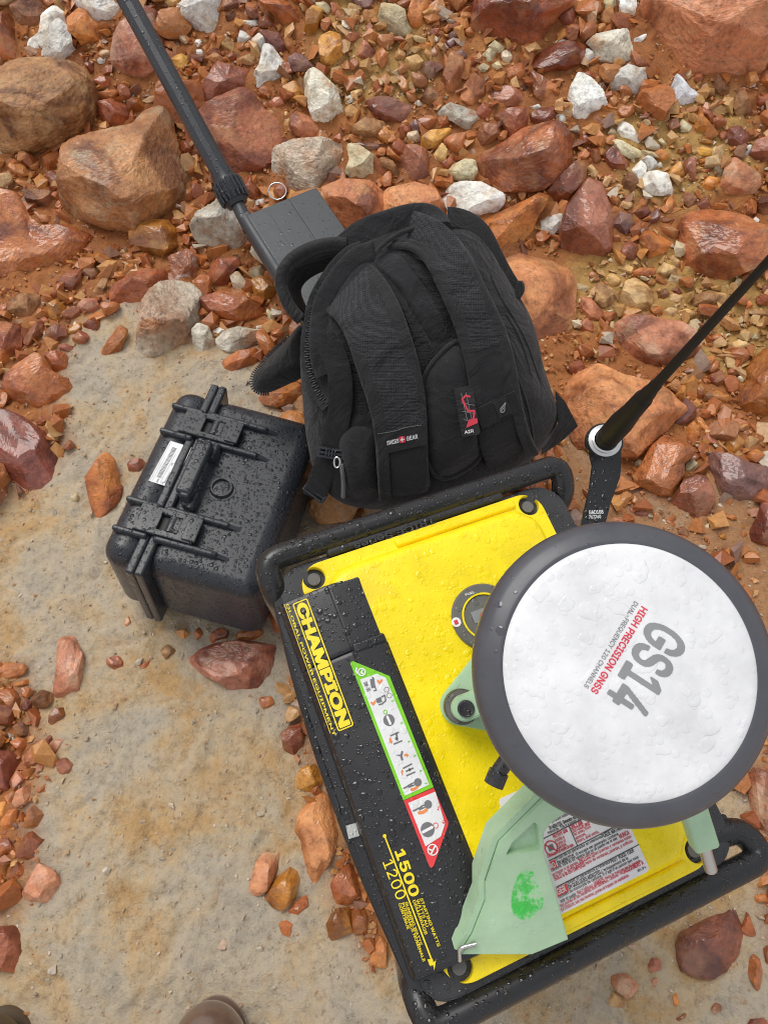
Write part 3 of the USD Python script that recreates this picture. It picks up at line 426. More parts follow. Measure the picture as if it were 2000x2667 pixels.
# ------------------------------------------------------------------ stones: each outlined where it lies; type, roundness, thickness | label of the ones worth one | outline
STONES = '''
brown 1 .8|smooth rounded brown boulder|0,181 18,164 60,152 127,152 181,163 217,181 241,223 255,262 247,301 235,335 181,362 121,389 60,407 -18,413 -75,332 -45,226
white .2 .7|pointed white quartz shard|154,56 169,69 181,87 185,118 202,136 211,169 208,178 112,151 116,130 130,102 133,72
white .2 .5|tall white quartz flake behind the pointed shard|140,18 163,39 173,63 151,99 112,136 84,118 77,101 105,81 110,42
orange .5 .7|cracked orange-red stone beside the white shards|205,20 226,27 238,48 268,63 267,118 241,122 211,121 205,105 178,78 175,45
white .3 .6|large white stone at the top edge behind the pole|205,0 208,12 238,42 259,59 301,60 329,45 301,0 256,-24 217,-18
pink .1 .5|pinkish slab leaning behind the carbon pole|297,90 313,57 377,15 404,27 431,105 434,145 428,229 392,250 356,241 301,187 289,145
red .2 .7|tall red stone in the top left corner|-24,45 3,24 27,33 48,75 57,127 63,151 0,163 -30,136
brown .4 .5||24,12 60,-12 121,0 127,18 108,45 99,66 81,81 54,69 39,39
tan .2 .5||139,0 169,-6 185,12 172,30 163,33 145,15
red .6 .8||256,262 289,256 325,271 345,292 338,316 301,332 280,335 265,316 252,286
rust .4 .7||329,265 347,250 362,256 380,274 374,295 347,295 335,283
orange .1 .5||250,240 304,229 307,250 295,256 259,256
red .4 .6||245,211 259,196 289,205 298,223 271,229
red .4 .6||220,163 235,160 247,178 241,193 229,181
ochre .2 .5||446,148 470,139 494,145 494,163 482,187 464,184 452,163
white .4 .6||255,155 265,145 274,151 271,163 259,163
tan .4 .6||51,75 60,68 71,78 65,89 53,86
tan .2 .4||371,262 389,250 425,247 422,265 380,271
tan .4 .5||428,3 452,-12 479,3 464,15 437,15
white .4 .5|broad grey-white stone near the top edge right of the pole|455,36 476,12 503,-18 569,-18 569,39 581,69 572,102 545,104 518,96 488,63
white .3 .4||630,51 648,53 669,51 675,59 660,66 645,68 636,62
white .1 .7||627,80 639,86 651,98 645,112 621,110 624,93
white .4 .6||658,102 672,89 685,90 691,105 688,133 678,148 666,136
white .3 .6|long white stone between the maroon stone and the purple pebble|700,108 711,133 732,163 732,184 722,211 708,235 684,238 663,241 663,217 669,181 678,169 687,121
white .3 .6||512,130 524,130 532,145 523,151 515,145
white .3 .5||505,115 514,99 526,105 515,127
maroon .2 .7|pinkish maroon stone above the flat salmon slab|539,199 566,158 612,172 663,175 663,223 590,247 518,262 512,241
salmon .15 .45|large flat salmon-pink slab beside the carbon pole|526,282 536,268 627,228 651,238 669,259 687,286 729,319 780,365 729,398 720,452 729,482 666,479 630,464 560,428 518,395 491,377 482,316
quartzr .3 .7|white quartz stone veined with orange above the grey box|723,413 726,389 771,371 804,368 835,366 877,380 907,389 907,428 877,452 850,482 825,497 771,494 735,470 723,437
beige .3 .7|yellowish quartz stone right of the orange-veined one|904,374 931,374 979,407 982,431 985,467 952,464 916,464 898,446 910,416
quartz .3 .7|ridged white quartz stone right of the flat salmon slab|801,205 816,187 835,196 850,211 874,235 883,271 901,301 898,319 880,335 856,356 841,338 819,304 801,259
rust .2 .6|long dark rust stone at the top edge|681,-12 723,-9 771,18 792,36 786,78 780,99 759,90 729,60 708,33 669,0
ochre .2 .7|finger-shaped ochre stone near the top edge|797,27 816,12 841,24 838,54 819,93 804,118 791,108 794,60
ochre .15 .8|bright ochre-orange block in the sand|836,93 859,80 886,90 892,148 871,172 856,181 841,187 832,133 830,105
purple .7 .6|smooth purple pebble left of the bright ochre block|750,148 771,136 789,142 819,172 819,187 789,193 765,184 750,163
maroon .3 .4||681,75 726,84 753,133 747,154 720,151 696,115 675,81
ochre .1 .5||735,223 768,208 794,241 771,268 756,265 744,250
red .1 .5||696,268 717,253 741,250 744,265 729,283 720,295 705,283
rust .4 .6||669,238 687,220 708,238 711,250 696,256 678,250
salmon .5 .7||756,307 771,289 801,301 825,319 838,344 822,362 792,365 771,350 753,329
rust .4 .6||536,139 557,119 578,124 578,142 554,148
tan .3 .6||572,112 593,96 615,115 612,133 581,130
red .5 .6||592,142 605,136 616,148 612,157 596,154
rust .5 .6||575,151 587,146 598,155 587,160
orange .4 .6||514,187 527,170 539,175 536,193 524,208
brown .4 .6||621,151 651,139 666,151 663,169 636,166
rust .4 .6||642,78 660,71 669,81 660,90 648,90
pink .5 .5||928,145 946,96 982,130 976,157 952,169
maroon .1 .35|broad flat maroon stone right of the ridged quartz|949,265 982,250 1012,250 1061,271 1121,271 1073,304 1018,335 997,319 964,295
brown .3 .6||922,325 952,304 1000,316 1012,347 982,368 946,362 919,347
purple .3 .5||916,368 952,371 988,374 982,395 952,392
white .3 .6||901,253 913,247 919,262 907,268
tan .4 .5||913,238 943,229 946,247 922,250
beige .5 .6||819,6 847,3 868,27 859,42 838,24
red .2 .5||862,3 880,9 877,45 866,45
purple .2 .6||916,-6 970,-6 970,18 952,27 928,12
pink .1 .6||952,69 961,59 978,71 970,84 955,81
red .2 .5||669,54 693,36 720,60 717,75 684,72
brown .3 .6||587,39 605,27 627,48 618,60 593,57
pink .2 .6||871,356 889,344 892,368 877,380
tan .4 .6||732,295 747,289 756,304 738,313
tan .4 .6||741,310 759,307 759,329 741,325
salmon .3 .6|tan-orange rock between the grey box and the backpack|835,490 890,468 960,470 1000,500 1010,560 960,640 900,650 850,560
salmon .3 .6|rounded tan-orange rock behind the top of the backpack|985,520 1010,490 1080,475 1130,490 1155,530 1165,575 1050,600 960,640
red .5 .75|large red-brown boulder with grey patches at the top edge|1229,18 1241,-18 1470,-24 1500,0 1461,39 1449,90 1428,121 1401,133 1362,130 1316,112 1271,90 1235,78 1231,54
orange .2 .5|upright orange-red slab at the top edge beside the sand|1066,18 1075,-9 1115,-9 1118,60 1105,81 1090,105 1075,108 1060,48
beige .6 .6|gritty beige stone at the top edge beside the orange-red slab|994,6 1033,12 1054,24 1060,54 1084,78 1075,108 1045,102 1000,87 982,60
tan .2 .5||1054,151 1087,139 1105,160 1084,190 1066,196 1057,181
orange .2 .4||1080,121 1099,105 1124,112 1124,124 1099,133
rust .3 .6||1118,136 1130,121 1145,142 1133,151 1121,148
purple .3 .6||1096,184 1108,160 1124,157 1136,181 1133,205 1115,220 1096,196
salmon .05 .6|long brick-shaped salmon-red stone|1172,134 1187,136 1208,151 1208,181 1193,247 1175,268 1148,259 1145,241 1154,193
salmon .05 .4|flat salmon slab right of the brick-shaped stone|1232,188 1241,193 1262,211 1259,259 1247,283 1223,283 1193,265 1208,223
maroon .15 .6|long dark maroon stone right of the flat salmon slab|1267,238 1301,222 1332,223 1356,235 1380,262 1371,274 1301,274 1277,256
red .5 .7||1321,178 1359,160 1371,193 1356,214 1335,220 1322,199
rust .2 .6|long orange-brown stone under the top boulder|1374,169 1389,145 1449,112 1482,104 1524,118 1526,133 1518,169 1482,199 1452,199 1416,187
rust .1 .5|rust wedge left of the largest white stone|1383,181 1410,196 1452,223 1428,265 1416,274 1380,271 1380,223
quartz .4 .7|long white quartz stone with a brown left end|1145,289 1178,270 1205,280 1238,292 1247,310 1241,325 1211,332 1181,313 1151,304
red .3 .7||1286,301 1325,280 1368,276 1374,301 1371,335 1335,359 1319,347 1298,319
red .3 .6||1241,283 1262,265 1283,286 1277,307 1256,316 1241,301
red .3 .6||1235,356 1256,319 1298,322 1301,347 1289,374 1265,386 1241,398 1232,377
red .6 .75|big rounded red-brown boulder above the backpack|1256,395 1301,377 1362,335 1422,319 1458,316 1482,344 1497,392 1494,446 1452,470 1407,494 1332,500 1286,488 1244,464 1241,416
red .3 .5||1374,292 1401,283 1440,277 1449,304 1422,319 1377,332
white .4 .6||1383,277 1401,271 1408,279 1392,286
white .3 .6||1449,301 1467,292 1476,307 1467,324 1452,313
beige .3 .8|cream quartz stone above the backpack|1160,452 1181,428 1211,413 1238,416 1243,446 1229,479 1211,473 1193,479 1169,473
ochre .4 .6||1099,353 1121,338 1175,332 1169,356 1142,380 1108,389 1096,377
tan .3 .6||1127,407 1151,371 1164,389 1160,419 1142,428
red .4 .6||1154,362 1181,347 1214,344 1211,386 1187,407 1163,395
maroon .3 .7|dark maroon stone left of the cream quartz|1045,422 1060,374 1084,377 1112,389 1130,452 1121,479 1078,473 1057,452
brown .4 .6||1000,407 1024,419 1051,464 1030,473 1000,440 982,416
red .4 .6||1021,377 1039,359 1057,380 1045,416 1027,401
rust .4 .6||982,325 1006,329 1024,356 1009,374 982,362
purple .8 .7||1065,325 1081,310 1099,325 1102,344 1084,350
red .6 .6||1087,310 1112,298 1139,304 1130,329 1108,338 1093,325
red .5 .6||1036,335 1051,319 1065,335 1057,350 1042,347
brown .4 .5||1093,259 1118,223 1148,250 1145,271 1121,280
purple .3 .6||1166,90 1187,75 1193,99 1181,108
purple .3 .6||1160,108 1181,96 1193,105 1181,124 1166,121
red .3 .6||1211,157 1229,148 1244,157 1226,178 1211,169
beige .4 .8||1256,142 1274,124 1292,136 1286,157 1265,160
beige .4 .8||1280,169 1298,157 1307,175 1292,190
beige .5 .7||1241,175 1259,163 1274,172 1259,193 1244,187
beige .5 .7||1271,121 1289,104 1313,121 1301,145 1289,133
white .5 .6||1121,99 1133,93 1143,101 1136,107
white .3 .6||1446,108 1461,98 1472,105 1455,113
white .4 .6||1081,265 1090,261 1102,273 1087,274
maroon .3 .6||1464,27 1488,18 1500,36 1494,72 1470,66 1455,54
purple .3 .5||1187,133 1205,127 1217,142 1211,154
red .4 .6||1151,422 1175,407 1181,422 1169,437 1160,449
red .3 .6||1118,75 1145,72 1148,90 1121,93
rust .3 .6||1154,75 1169,60 1181,69 1163,84
brown .3 .6||1353,220 1374,214 1377,238 1359,232
white .4 .7|chunky white stone touching the top of the backpack|1160,525 1180,485 1210,478 1250,480 1300,505 1302,525 1280,560 1250,575 1225,572 1190,560
salmon .3 .7|largest pinkish-brown boulder in the top right corner|1669,30 1681,-24 2027,-24 2030,90 1994,151 1982,187 1964,211 1922,208 1862,193 1789,187 1723,196 1708,175 1669,127 1660,78
quartz .2 .6|jagged white quartz below the top boulders, uppermost of the white cluster|1535,112 1557,93 1599,84 1630,80 1636,112 1651,145 1636,169 1615,163 1590,172 1557,163 1554,133
white .2 .6||1520,148 1527,128 1545,134 1554,148 1536,175
white .1 .4||1649,102 1681,87 1678,99 1663,112 1652,110
white .4 .6||1590,181 1612,169 1615,181 1602,196
white .3 .6|crumbly white quartz lump in the middle of the white cluster|1590,229 1599,205 1621,181 1639,172 1663,181 1676,178 1681,223 1669,256 1645,241 1615,232 1590,238
white .3 .7|largest white quartz stone above the big rounded boulder|1482,265 1491,229 1509,196 1539,211 1563,238 1574,271 1560,289 1536,289 1536,313 1521,335 1494,325 1482,301
blue .2 .7|bluish-white pointed stone below the corner boulder|1743,244 1756,220 1765,196 1780,208 1795,229 1825,247 1813,265 1792,280 1777,268 1753,256
quartzr .3 .6||1693,235 1696,217 1717,229 1735,247 1729,265 1708,253
white .3 .5||1608,335 1621,315 1645,329 1667,365 1657,375 1633,368 1612,356
beige .3 .6||1583,350 1590,330 1602,338 1608,356 1593,368
beige .4 .5|long cream stone on a red oval one|1596,359 1621,365 1651,383 1681,398 1678,411 1645,414 1621,404 1599,383
white .2 .8||1676,416 1693,404 1708,422 1708,437 1696,446 1681,434
white .3 .6||1648,443 1669,420 1681,434 1678,452 1663,472 1654,458
white .3 .6|grey-white flat-bottomed stone in the orange gravel|1669,470 1687,452 1711,448 1735,455 1747,494 1741,506 1663,503
quartz .4 .6||1679,368 1693,357 1717,380 1708,389 1687,383
beige .2 .7||1856,440 1868,407 1883,416 1883,455 1877,464 1859,449
white .3 .5||1937,404 1949,377 1957,380 1955,392 1942,414
white .3 .6||1940,223 1952,212 1967,217 1958,235 1946,231
brown .4 .7||1856,205 1871,191 1886,208 1901,241 1895,256 1877,250 1859,226
brown .4 .7||1907,271 1922,229 1940,232 1952,259 1961,298 1943,316 1925,316 1913,289
red .3 .6||1964,268 1976,247 2012,241 2012,277 1982,280
rust .4 .7||1972,205 1988,184 2018,178 2018,238 1994,241 1979,226
maroon .2 .6||1889,350 1895,329 1928,327 1955,356 1946,377 1922,389 1892,371
pink .2 .6|red-brown block at the right edge below the corner boulder|1946,416 1970,365 1994,356 2042,362 2042,437 2012,446 1970,437
pink .1 .5|angular red-brown slab near the right edge|1847,527 1871,500 1889,431 1913,407 1937,425 1979,455 1979,482 1961,503 1922,512 1886,536
orange .2 .6||1825,476 1847,458 1877,464 1868,485 1850,500 1829,494
maroon .1 .4||1777,419 1812,404 1813,482 1789,479 1780,446
ochre .1 .5||1741,446 1771,416 1783,452 1768,467 1747,464
ochre .3 .6||1804,332 1825,292 1847,316 1853,341 1829,353 1807,344
beige .4 .6||1768,325 1777,310 1801,329 1792,344 1777,344
rust .3 .6||1829,271 1844,265 1865,298 1859,319 1847,316 1832,295
red .6 .6|red oval stone under the long cream stone|1572,401 1599,377 1605,389 1639,422 1636,437 1615,446 1587,437 1571,419
pink .4 .6||1542,307 1560,298 1584,329 1578,335 1551,329
red .4 .6||1506,359 1533,347 1545,365 1533,377 1515,377
red .4 .6||1503,395 1524,386 1539,404 1527,413 1506,413
rust .4 .6||1533,386 1557,380 1566,416 1551,434 1536,413
brown .3 .6||1618,473 1639,443 1663,464 1663,494 1639,497 1621,488
tan .4 .6||1530,437 1542,428 1560,452 1560,470 1545,467
rust .3 .6||1575,461 1596,452 1605,470 1581,482
ochre .5 .4||1813,395 1829,381 1859,389 1850,407 1819,407
ochre .5 .4||1819,365 1832,357 1859,368 1847,377 1825,374
orange .3 .4||1813,449 1856,434 1847,449
brown .3 .6||1829,232 1859,229 1862,247 1835,259
pink .2 .5||1639,130 1657,133 1699,175 1681,187 1651,169
red .3 .5||1690,193 1705,178 1717,193 1696,196
red .4 .6||1515,193 1533,184 1560,199 1557,208 1521,205
rust .3 .6||1702,398 1723,387 1741,404 1735,416 1708,419
beige .3 .6||1560,0 1602,-12 1605,30 1590,33 1569,18
white .2 .6|white quartz spike at the top edge beside the corner boulder|1616,18 1621,-12 1654,-9 1657,42 1651,60 1624,45
rust .5 .6||1500,-6 1539,-6 1533,15 1506,27
ochre .3 .5||1720,217 1753,208 1753,223 1726,232
rust .2 .4||1681,205 1723,208 1723,217 1684,217
orange .3 .4||1816,416 1847,410 1850,422 1825,425
ochre .3 .5||1762,392 1786,375 1789,389 1768,404
tan .3 .4||1747,286 1762,271 1779,277 1765,286
rust .5 .6||1726,265 1741,261 1749,268 1738,276
white .5 .6||1669,344 1681,336 1688,345 1678,351
white .5 .6||1711,428 1720,422 1725,432 1714,436
beige .4 .6||1714,365 1723,359 1737,374 1729,378
red .3 .7|dark red stone wedged above the glossy red-brown one|1422,500 1458,458 1500,416 1527,428 1524,464 1470,530 1434,549
maroon .4 .8|tall glossy dark red stone right of the orange wedge|1530,464 1567,476 1594,555 1603,651 1561,693 1500,693 1464,657 1458,591 1482,530
rust .25 .45|broad rust-red rock on the left edge|-18,494 18,497 45,506 69,545 75,563 102,587 169,584 205,599 240,616 229,630 211,669 169,705 145,729 127,753 75,759 21,771 -18,777
red .3 .5||81,545 99,557 133,563 142,584 99,587 93,563
brown .4 .6||60,488 84,491 136,494 142,518 133,554 87,548 66,518
amber .1 .9|amber cube-shaped stone with a pink top|338,599 353,572 392,569 437,574 464,596 467,657 437,681 416,699 374,681 347,660 338,633
rust .5 .7|smooth glossy rust stone left of the big white stone|285,765 295,741 347,711 371,699 431,702 446,729 440,741 410,756 395,771 389,798 356,807 310,807 292,789
quartzr .4 .7|big white quartz lump with a brown top beside the sand|366,886 377,825 378,795 395,771 419,750 452,747 497,756 518,777 518,841 500,862 494,907 488,946 470,973 422,970 392,961 365,937
amber .3 .6||238,663 259,657 295,675 310,693 298,708 280,699 253,681
brown .6 .6||214,705 229,693 259,699 262,714 241,735 220,723
brown .5 .6||241,759 265,723 280,726 277,759 262,777 247,774
maroon .4 .7||151,729 175,708 211,699 217,735 199,759 175,762 157,747
red .3 .6||209,759 223,750 235,768 217,771
brown .15 .6|angular dark ochre stone below the broad rust-red rock|24,786 51,765 115,762 127,765 121,789 90,829 72,825 33,822 18,813
amber .3 .7||121,792 142,780 169,795 178,816 157,835 130,835
pink .5 .6||200,795 217,777 247,777 259,795 250,819 223,819 205,810
rust .4 .5||164,780 193,770 196,780 175,792
red .5 .6||214,844 244,825 268,841 262,859 235,871
amber .3 .6||175,856 208,838 214,850 193,874 175,874
rust .4 .7||188,883 205,859 226,868 238,886 223,901 196,895
red .4 .8||118,862 139,844 169,847 175,871 172,889 145,901 121,889
red .5 .7||66,874 96,835 116,847 115,874 96,892 75,910 60,889
rust .5 .6||102,832 115,824 127,835 121,847 108,841
orange .3 .6|orange-red rock on the left edge above the flat buried rock|-18,841 9,838 54,847 66,880 72,916 54,943 18,958 -18,952
pink .4 .4||145,901 169,895 196,904 193,922 166,913
rust .4 .6||112,922 136,913 169,919 181,937 178,970 163,982 133,958
orange .5 .5|knobbly orange stone lying alone on the sand|262,916 280,886 310,847 335,859 319,901 304,934 280,940 262,931
tan .5 .7||310,657 319,648 332,657 319,666
mix .4 .7|dark red stone speckled with white quartz|437,669 464,657 488,648 512,669 524,711 509,738 482,750 452,744 449,711
brown .4 .5||36,832 72,829 66,847 39,844
tan .6 .5||333,958 341,955 348,960 339,964
rust .4 .6||0,795 21,789 18,813 0,819
rust .2 .3|flat rust-and-tan rock half buried at the left of the sand|6,1009 18,967 90,920 108,925 136,967 163,982 217,991 247,1006 268,1042 229,1057 151,1066 130,1087 102,1081 75,1069 36,1039
quartz .35 .8|round cream quartz stone below the pole clamp|506,587 524,557 557,539 578,518 602,554 624,560 627,599 654,636 642,651 615,666 578,669 548,657 533,639 515,615
red .3 .7||542,711 563,675 615,669 630,687 608,705 599,735 584,756 551,750 539,729
quartzr .2 .6||602,717 621,711 642,738 654,756 633,753 612,750
beige .4 .6||645,708 657,696 678,690 693,711 687,723 660,729 648,729
amber .4 .7|gritty amber stone beside the grey box|654,729 681,717 705,735 717,756 723,789 705,804 684,789 663,768
rust .4 .7|lumpy rust-orange stone left of the backpack pocket|517,777 572,756 630,755 645,777 669,792 693,807 690,829 669,856 630,853 602,838 554,832 527,813
beige .7 .6||693,804 711,813 717,835 708,845 699,829
quartz .3 .7|small upright white stone beside the big quartz lump|503,862 518,847 542,856 560,907 548,934 518,925 506,892
quartz .3 .6|long white stone lying left of the backpack pocket|569,883 593,862 621,854 687,865 684,886 651,898 599,919 578,904
orange .3 .5|flat orange stone below the long white one|578,940 621,913 666,907 687,928 681,946 645,958 612,970 587,958
quartz .4 .6||554,862 569,854 590,856 584,871 560,871
orange .4 .6||515,536 539,524 557,545 533,566 515,557
white .3 .6||666,521 687,518 696,530 669,536
rust .3 .6|rust stone under the backpack pocket above the black case|675,1031 741,1001 802,989 796,1049 723,1061 681,1049
orange .35 .8|glossy deep orange wedge-shaped stone behind the backpack|1250,575 1332,539 1401,503 1425,509 1422,533 1401,560 1377,621 1356,654 1301,660 1286,642 1262,599
white .3 .7|white stone between the orange wedge and the glossy dark red stone|1407,572 1461,554 1461,581 1434,618 1410,599
salmon .15 .5|huge orange-red block against the right side of the backpack|1289,681 1371,654 1470,655 1482,708 1500,732 1497,801 1494,922 1467,988 1431,1027 1407,1012 1362,892 1316,771
salmon .2 .5||1515,771 1539,777 1575,816 1566,835 1545,844 1518,829 1509,801
salmon .3 .5||1509,841 1530,829 1545,844 1542,862 1524,871 1509,856
purple .3 .8|purple-black stone right of the tall glossy red one|1596,575 1612,551 1642,557 1651,578 1648,596 1621,615 1596,615
maroon .2 .6||1648,551 1684,536 1696,554 1681,569 1663,566
maroon .3 .6||1681,566 1711,542 1720,557 1705,590 1681,590 1672,581
amber .2 .4||1608,624 1663,605 1666,615 1621,630
maroon .6 .7||1612,669 1621,639 1642,625 1660,636 1663,663 1657,681 1633,687
orange .1 .6|flat orange triangle stone above the yellow gravel|1663,605 1681,599 1717,612 1759,639 1711,675 1690,693 1669,672 1664,639
red .25 .75|big glossy red rock at the right edge|1765,587 1783,560 1816,545 1877,548 1946,563 1970,581 2027,590 2027,651 1982,687 1910,717 1850,738 1813,747 1789,705 1768,651
rust .4 .6||1717,590 1741,584 1765,599 1762,621 1741,618 1720,605
tan .1 .8|blocky yellow-tan stone in the yellow gravel|1612,786 1630,732 1654,723 1687,744 1702,771 1696,798 1681,816 1651,813 1615,801
tan .3 .6||1539,756 1560,735 1593,750 1602,780 1593,801 1566,798 1548,783
tan .3 .6||1578,723 1593,708 1615,726 1618,750 1599,756 1581,744
orange .3 .4||1645,708 1669,696 1708,699 1711,714 1675,723 1645,723
tan .3 .6||1605,696 1621,681 1648,696 1648,711 1621,711
tan .3 .6||1711,708 1723,681 1759,693 1762,723 1735,723 1717,717
tan .3 .5||1741,672 1756,663 1777,687 1768,696 1750,696
pink .15 .5|large pink-brown slab behind the whip antenna|1618,835 1633,822 1693,819 1711,829 1771,838 1813,859 1825,898 1816,925 1771,970 1741,970 1693,988 1636,979 1602,952 1612,913 1578,877 1590,856
tan .3 .7|small beige stone resting on the pink-brown slab|1655,850 1681,832 1702,825 1702,847 1684,859 1663,857
tan .4 .5||1735,780 1753,765 1777,771 1771,789 1741,795
tan .4 .5||1777,780 1795,771 1847,756 1892,765 1886,789 1838,801 1804,795
tan .4 .5||1729,813 1741,801 1765,804 1759,829 1738,835
tan .4 .5||1759,813 1789,804 1816,816 1789,835
tan .4 .5||1880,901 1922,886 1946,889 1943,907 1898,922
beige .4 .5||1952,874 1970,865 1976,880 1955,889
tan .4 .5||1946,813 1970,804 2000,813 2000,829 1970,825
orange .3 .5||1829,898 1847,887 1856,898 1838,905
brown .3 .6||1777,506 1801,503 1816,515 1795,542 1780,527
orange .1 .4||1735,524 1750,503 1759,512 1756,554 1762,563 1726,569
red .3 .5||1825,518 1841,512 1851,536 1841,548 1801,545
orange .2 .4||1762,560 1780,560 1786,575 1768,572
orange .2 .4||1711,578 1729,566 1768,572 1735,581
brown .3 .7||1970,545 1979,512 2012,506 2012,569 1988,566
red .3 .5||1937,533 1952,524 1967,533 1964,544 1946,542
white .7 .7||1961,572 1969,565 1976,572 1972,583 1964,580
orange .3 .5||1708,711 1717,717 1741,738 1723,750 1708,729
orange .3 .5||1747,756 1765,747 1777,762 1768,768
amber .3 .6||1714,768 1732,750 1744,765 1729,789 1714,783
amber .3 .5||1672,732 1693,725 1711,735 1693,744
orange .3 .5||1804,988 1819,979 1829,994 1813,1006
rust .3 .5||1832,982 1877,964 1898,982 1877,1006 1841,1006
red .3 .6||1988,717 2006,708 2012,729 1994,732
orange .2 .4||1934,804 1952,780 1961,795 1943,810
tan .4 .5||1527,913 1539,901 1566,928 1548,931
tan .4 .5||1566,913 1587,904 1599,916 1593,946 1572,940
amber .2 .7|glossy amber rock at the right edge below the yellow gravel|1928,1000 1934,946 1952,904 2000,880 2042,880 2042,1100 1997,1121 1946,1109 1913,1073
salmon .35 .6|large reddish boulder behind the antenna arm|1461,1018 1500,976 1560,947 1593,964 1615,976 1693,994 1735,1012 1768,1048 1794,1060 1780,1078 1756,1093 1735,1121 1693,1151 1669,1190 1636,1214 1615,1229 1560,1247 1518,1235 1491,1196 1455,1127 1446,1060
maroon .3 .6|dark red lobe on the right of the large reddish boulder|1765,1039 1789,1039 1813,1060 1807,1087 1780,1105 1756,1115 1735,1127 1756,1093 1794,1066
red .4 .8|wet red stone right of the antenna arm|1651,1238 1669,1211 1699,1160 1729,1136 1771,1145 1810,1172 1807,1187 1780,1208 1782,1238 1765,1277 1750,1310 1723,1316 1681,1307 1660,1280
maroon .5 .8|round dark red stone above the receiver rim|1768,1280 1780,1247 1813,1237 1841,1244 1859,1280 1862,1298 1841,1341 1819,1362 1789,1368 1771,1350 1750,1307
purple .4 .7|purple-grey knobbly stone near the right edge|1825,1208 1859,1178 1907,1184 1952,1205 2000,1217 2012,1256 1982,1301 1964,1319 1922,1324 1901,1307 1868,1289 1856,1256
beige .3 .7||1780,1208 1804,1196 1819,1211 1801,1232 1783,1244
beige .4 .6||1649,1208 1663,1196 1675,1202 1672,1217 1654,1220
orange .1 .5||1777,1124 1807,1096 1816,1115 1825,1136 1795,1133
orange .2 .5||1816,1087 1825,1084 1853,1127 1844,1136 1819,1112
pink .1 .5||1807,1072 1816,1054 1832,1072 1813,1078
orange .3 .6||1871,1063 1886,1054 1907,1084 1898,1090 1877,1078
pink .2 .5||1829,1142 1847,1127 1871,1151 1862,1157 1835,1148
pink .5 .3||1651,1335 1669,1327 1687,1335 1678,1344 1657,1345
pink .5 .4||1637,1327 1651,1319 1657,1329 1645,1338
amber .3 .5||1639,1301 1651,1286 1675,1310 1669,1319 1645,1316
brown .2 .5||1759,1386 1780,1371 1801,1395 1789,1401 1765,1395
orange .3 .5||1732,1356 1741,1351 1759,1365 1747,1374
orange .4 .6||1813,1383 1825,1371 1832,1386 1819,1398
amber .5 .5||1874,1395 1886,1389 1892,1401 1880,1405
red .3 .7|dark red rock cut by the right edge beside the receiver|1946,1395 1970,1347 1982,1310 2012,1301 2027,1437 1988,1428 1961,1413
white .3 .5||1866,1313 1874,1310 1883,1322 1877,1327
rust .4 .6||1928,1187 1970,1169 1994,1181 1970,1205 1946,1199
amber .3 .5||1874,1175 1892,1145 1916,1127 1940,1151 1922,1178 1892,1181
tan .4 .5||1937,1151 1952,1136 1976,1145 1958,1172 1940,1172
rust .4 .5||1801,1015 1825,1000 1838,1018 1832,1036 1810,1039
amber .3 .5||1844,1024 1868,1018 1898,1030 1892,1051 1856,1045
red .3 .5||1925,1121 1937,1112 1958,1130 1943,1139
beige .5 .5||1832,1371 1847,1362 1844,1386
red .2 .3||1581,1350 1615,1347 1669,1371 1651,1375 1590,1362
maroon .12 .35|broad flat maroon-pink slab at the left edge|-18,1066 15,1068 60,1087 112,1124 130,1142 151,1181 187,1241 193,1262 181,1322 163,1325 115,1301 60,1271 0,1249 -24,1211
orange .35 .4|clay-covered rust rock left of the black case|222,1244 256,1193 277,1178 298,1196 316,1256 338,1271 332,1304 286,1377 256,1380 241,1332 232,1295
pink .4 .4||332,1208 347,1193 368,1196 380,1208 371,1223 353,1232 338,1226
beige .5 .6||184,1295 196,1283 208,1295 205,1313 193,1316
pink .25 .5|tall pink-red stone standing alone on the sand|174,1645 195,1659 217,1710 226,1778 203,1804 163,1822 141,1825 139,1800 148,1731 150,1674
rust .3 .6||-14,1800 33,1793 58,1818 54,1847 22,1844
rust .3 .6||-14,1836 22,1836 47,1851 51,1876 33,1891 -14,1883
brown .3 .6||81,1818 108,1797 134,1804 139,1825 116,1847 87,1840
rust .2 .5||56,1793 72,1789 89,1804 72,1818 58,1815
orange .2 .4||36,1782 72,1769 78,1782 40,1789
red .2 .5||56,1836 69,1820 83,1829 81,1858 58,1847
rust .2 .5||127,1865 141,1844 168,1844 170,1858 152,1880 127,1898
brown .3 .5||34,1894 54,1880 87,1901 87,1912 47,1916
rust .1 .5||24,1934 47,1921 72,1927 76,1941 58,1970 40,1948
pink .2 .6||56,1974 87,1941 116,1948 118,1963 87,2003 61,1988
rust .4 .5||116,1930 127,1916 139,1921 127,1945 118,1948
pink .3 .5||128,1938 145,1923 172,1920 170,1948 148,1967 130,1956
rust .3 .5||166,1934 184,1923 193,1945 181,1959 170,1956
pink .4 .5||145,1985 166,1974 190,1977 192,2006 177,2024 159,2021 148,2003
maroon .4 .7|dark maroon stone cut by the left edge|-22,1956 29,1958 54,1981 47,2006 33,2021 22,2057 -22,2071
pink .2 .6||22,2039 43,2006 69,2024 58,2042 36,2061
pink .2 .5||29,2097 43,2061 87,2035 90,2075 72,2093 40,2108
rust .3 .5||11,2075 22,2068 34,2086 22,2097
orange .2 .5||-11,2093 14,2090 22,2111 7,2133 -11,2133
orange .2 .6||2,2140 22,2111 47,2108 47,2151 18,2164 4,2155
amber .3 .6||61,2155 72,2115 87,2095 112,2122 108,2151 80,2160
rust .2 .5||47,2209 65,2176 87,2162 119,2180 116,2209 98,2245 40,2231
rust .4 .5||-11,2187 36,2180 45,2205 7,2234 -11,2234
rust .3 .4||-7,2245 29,2238 36,2245 7,2259
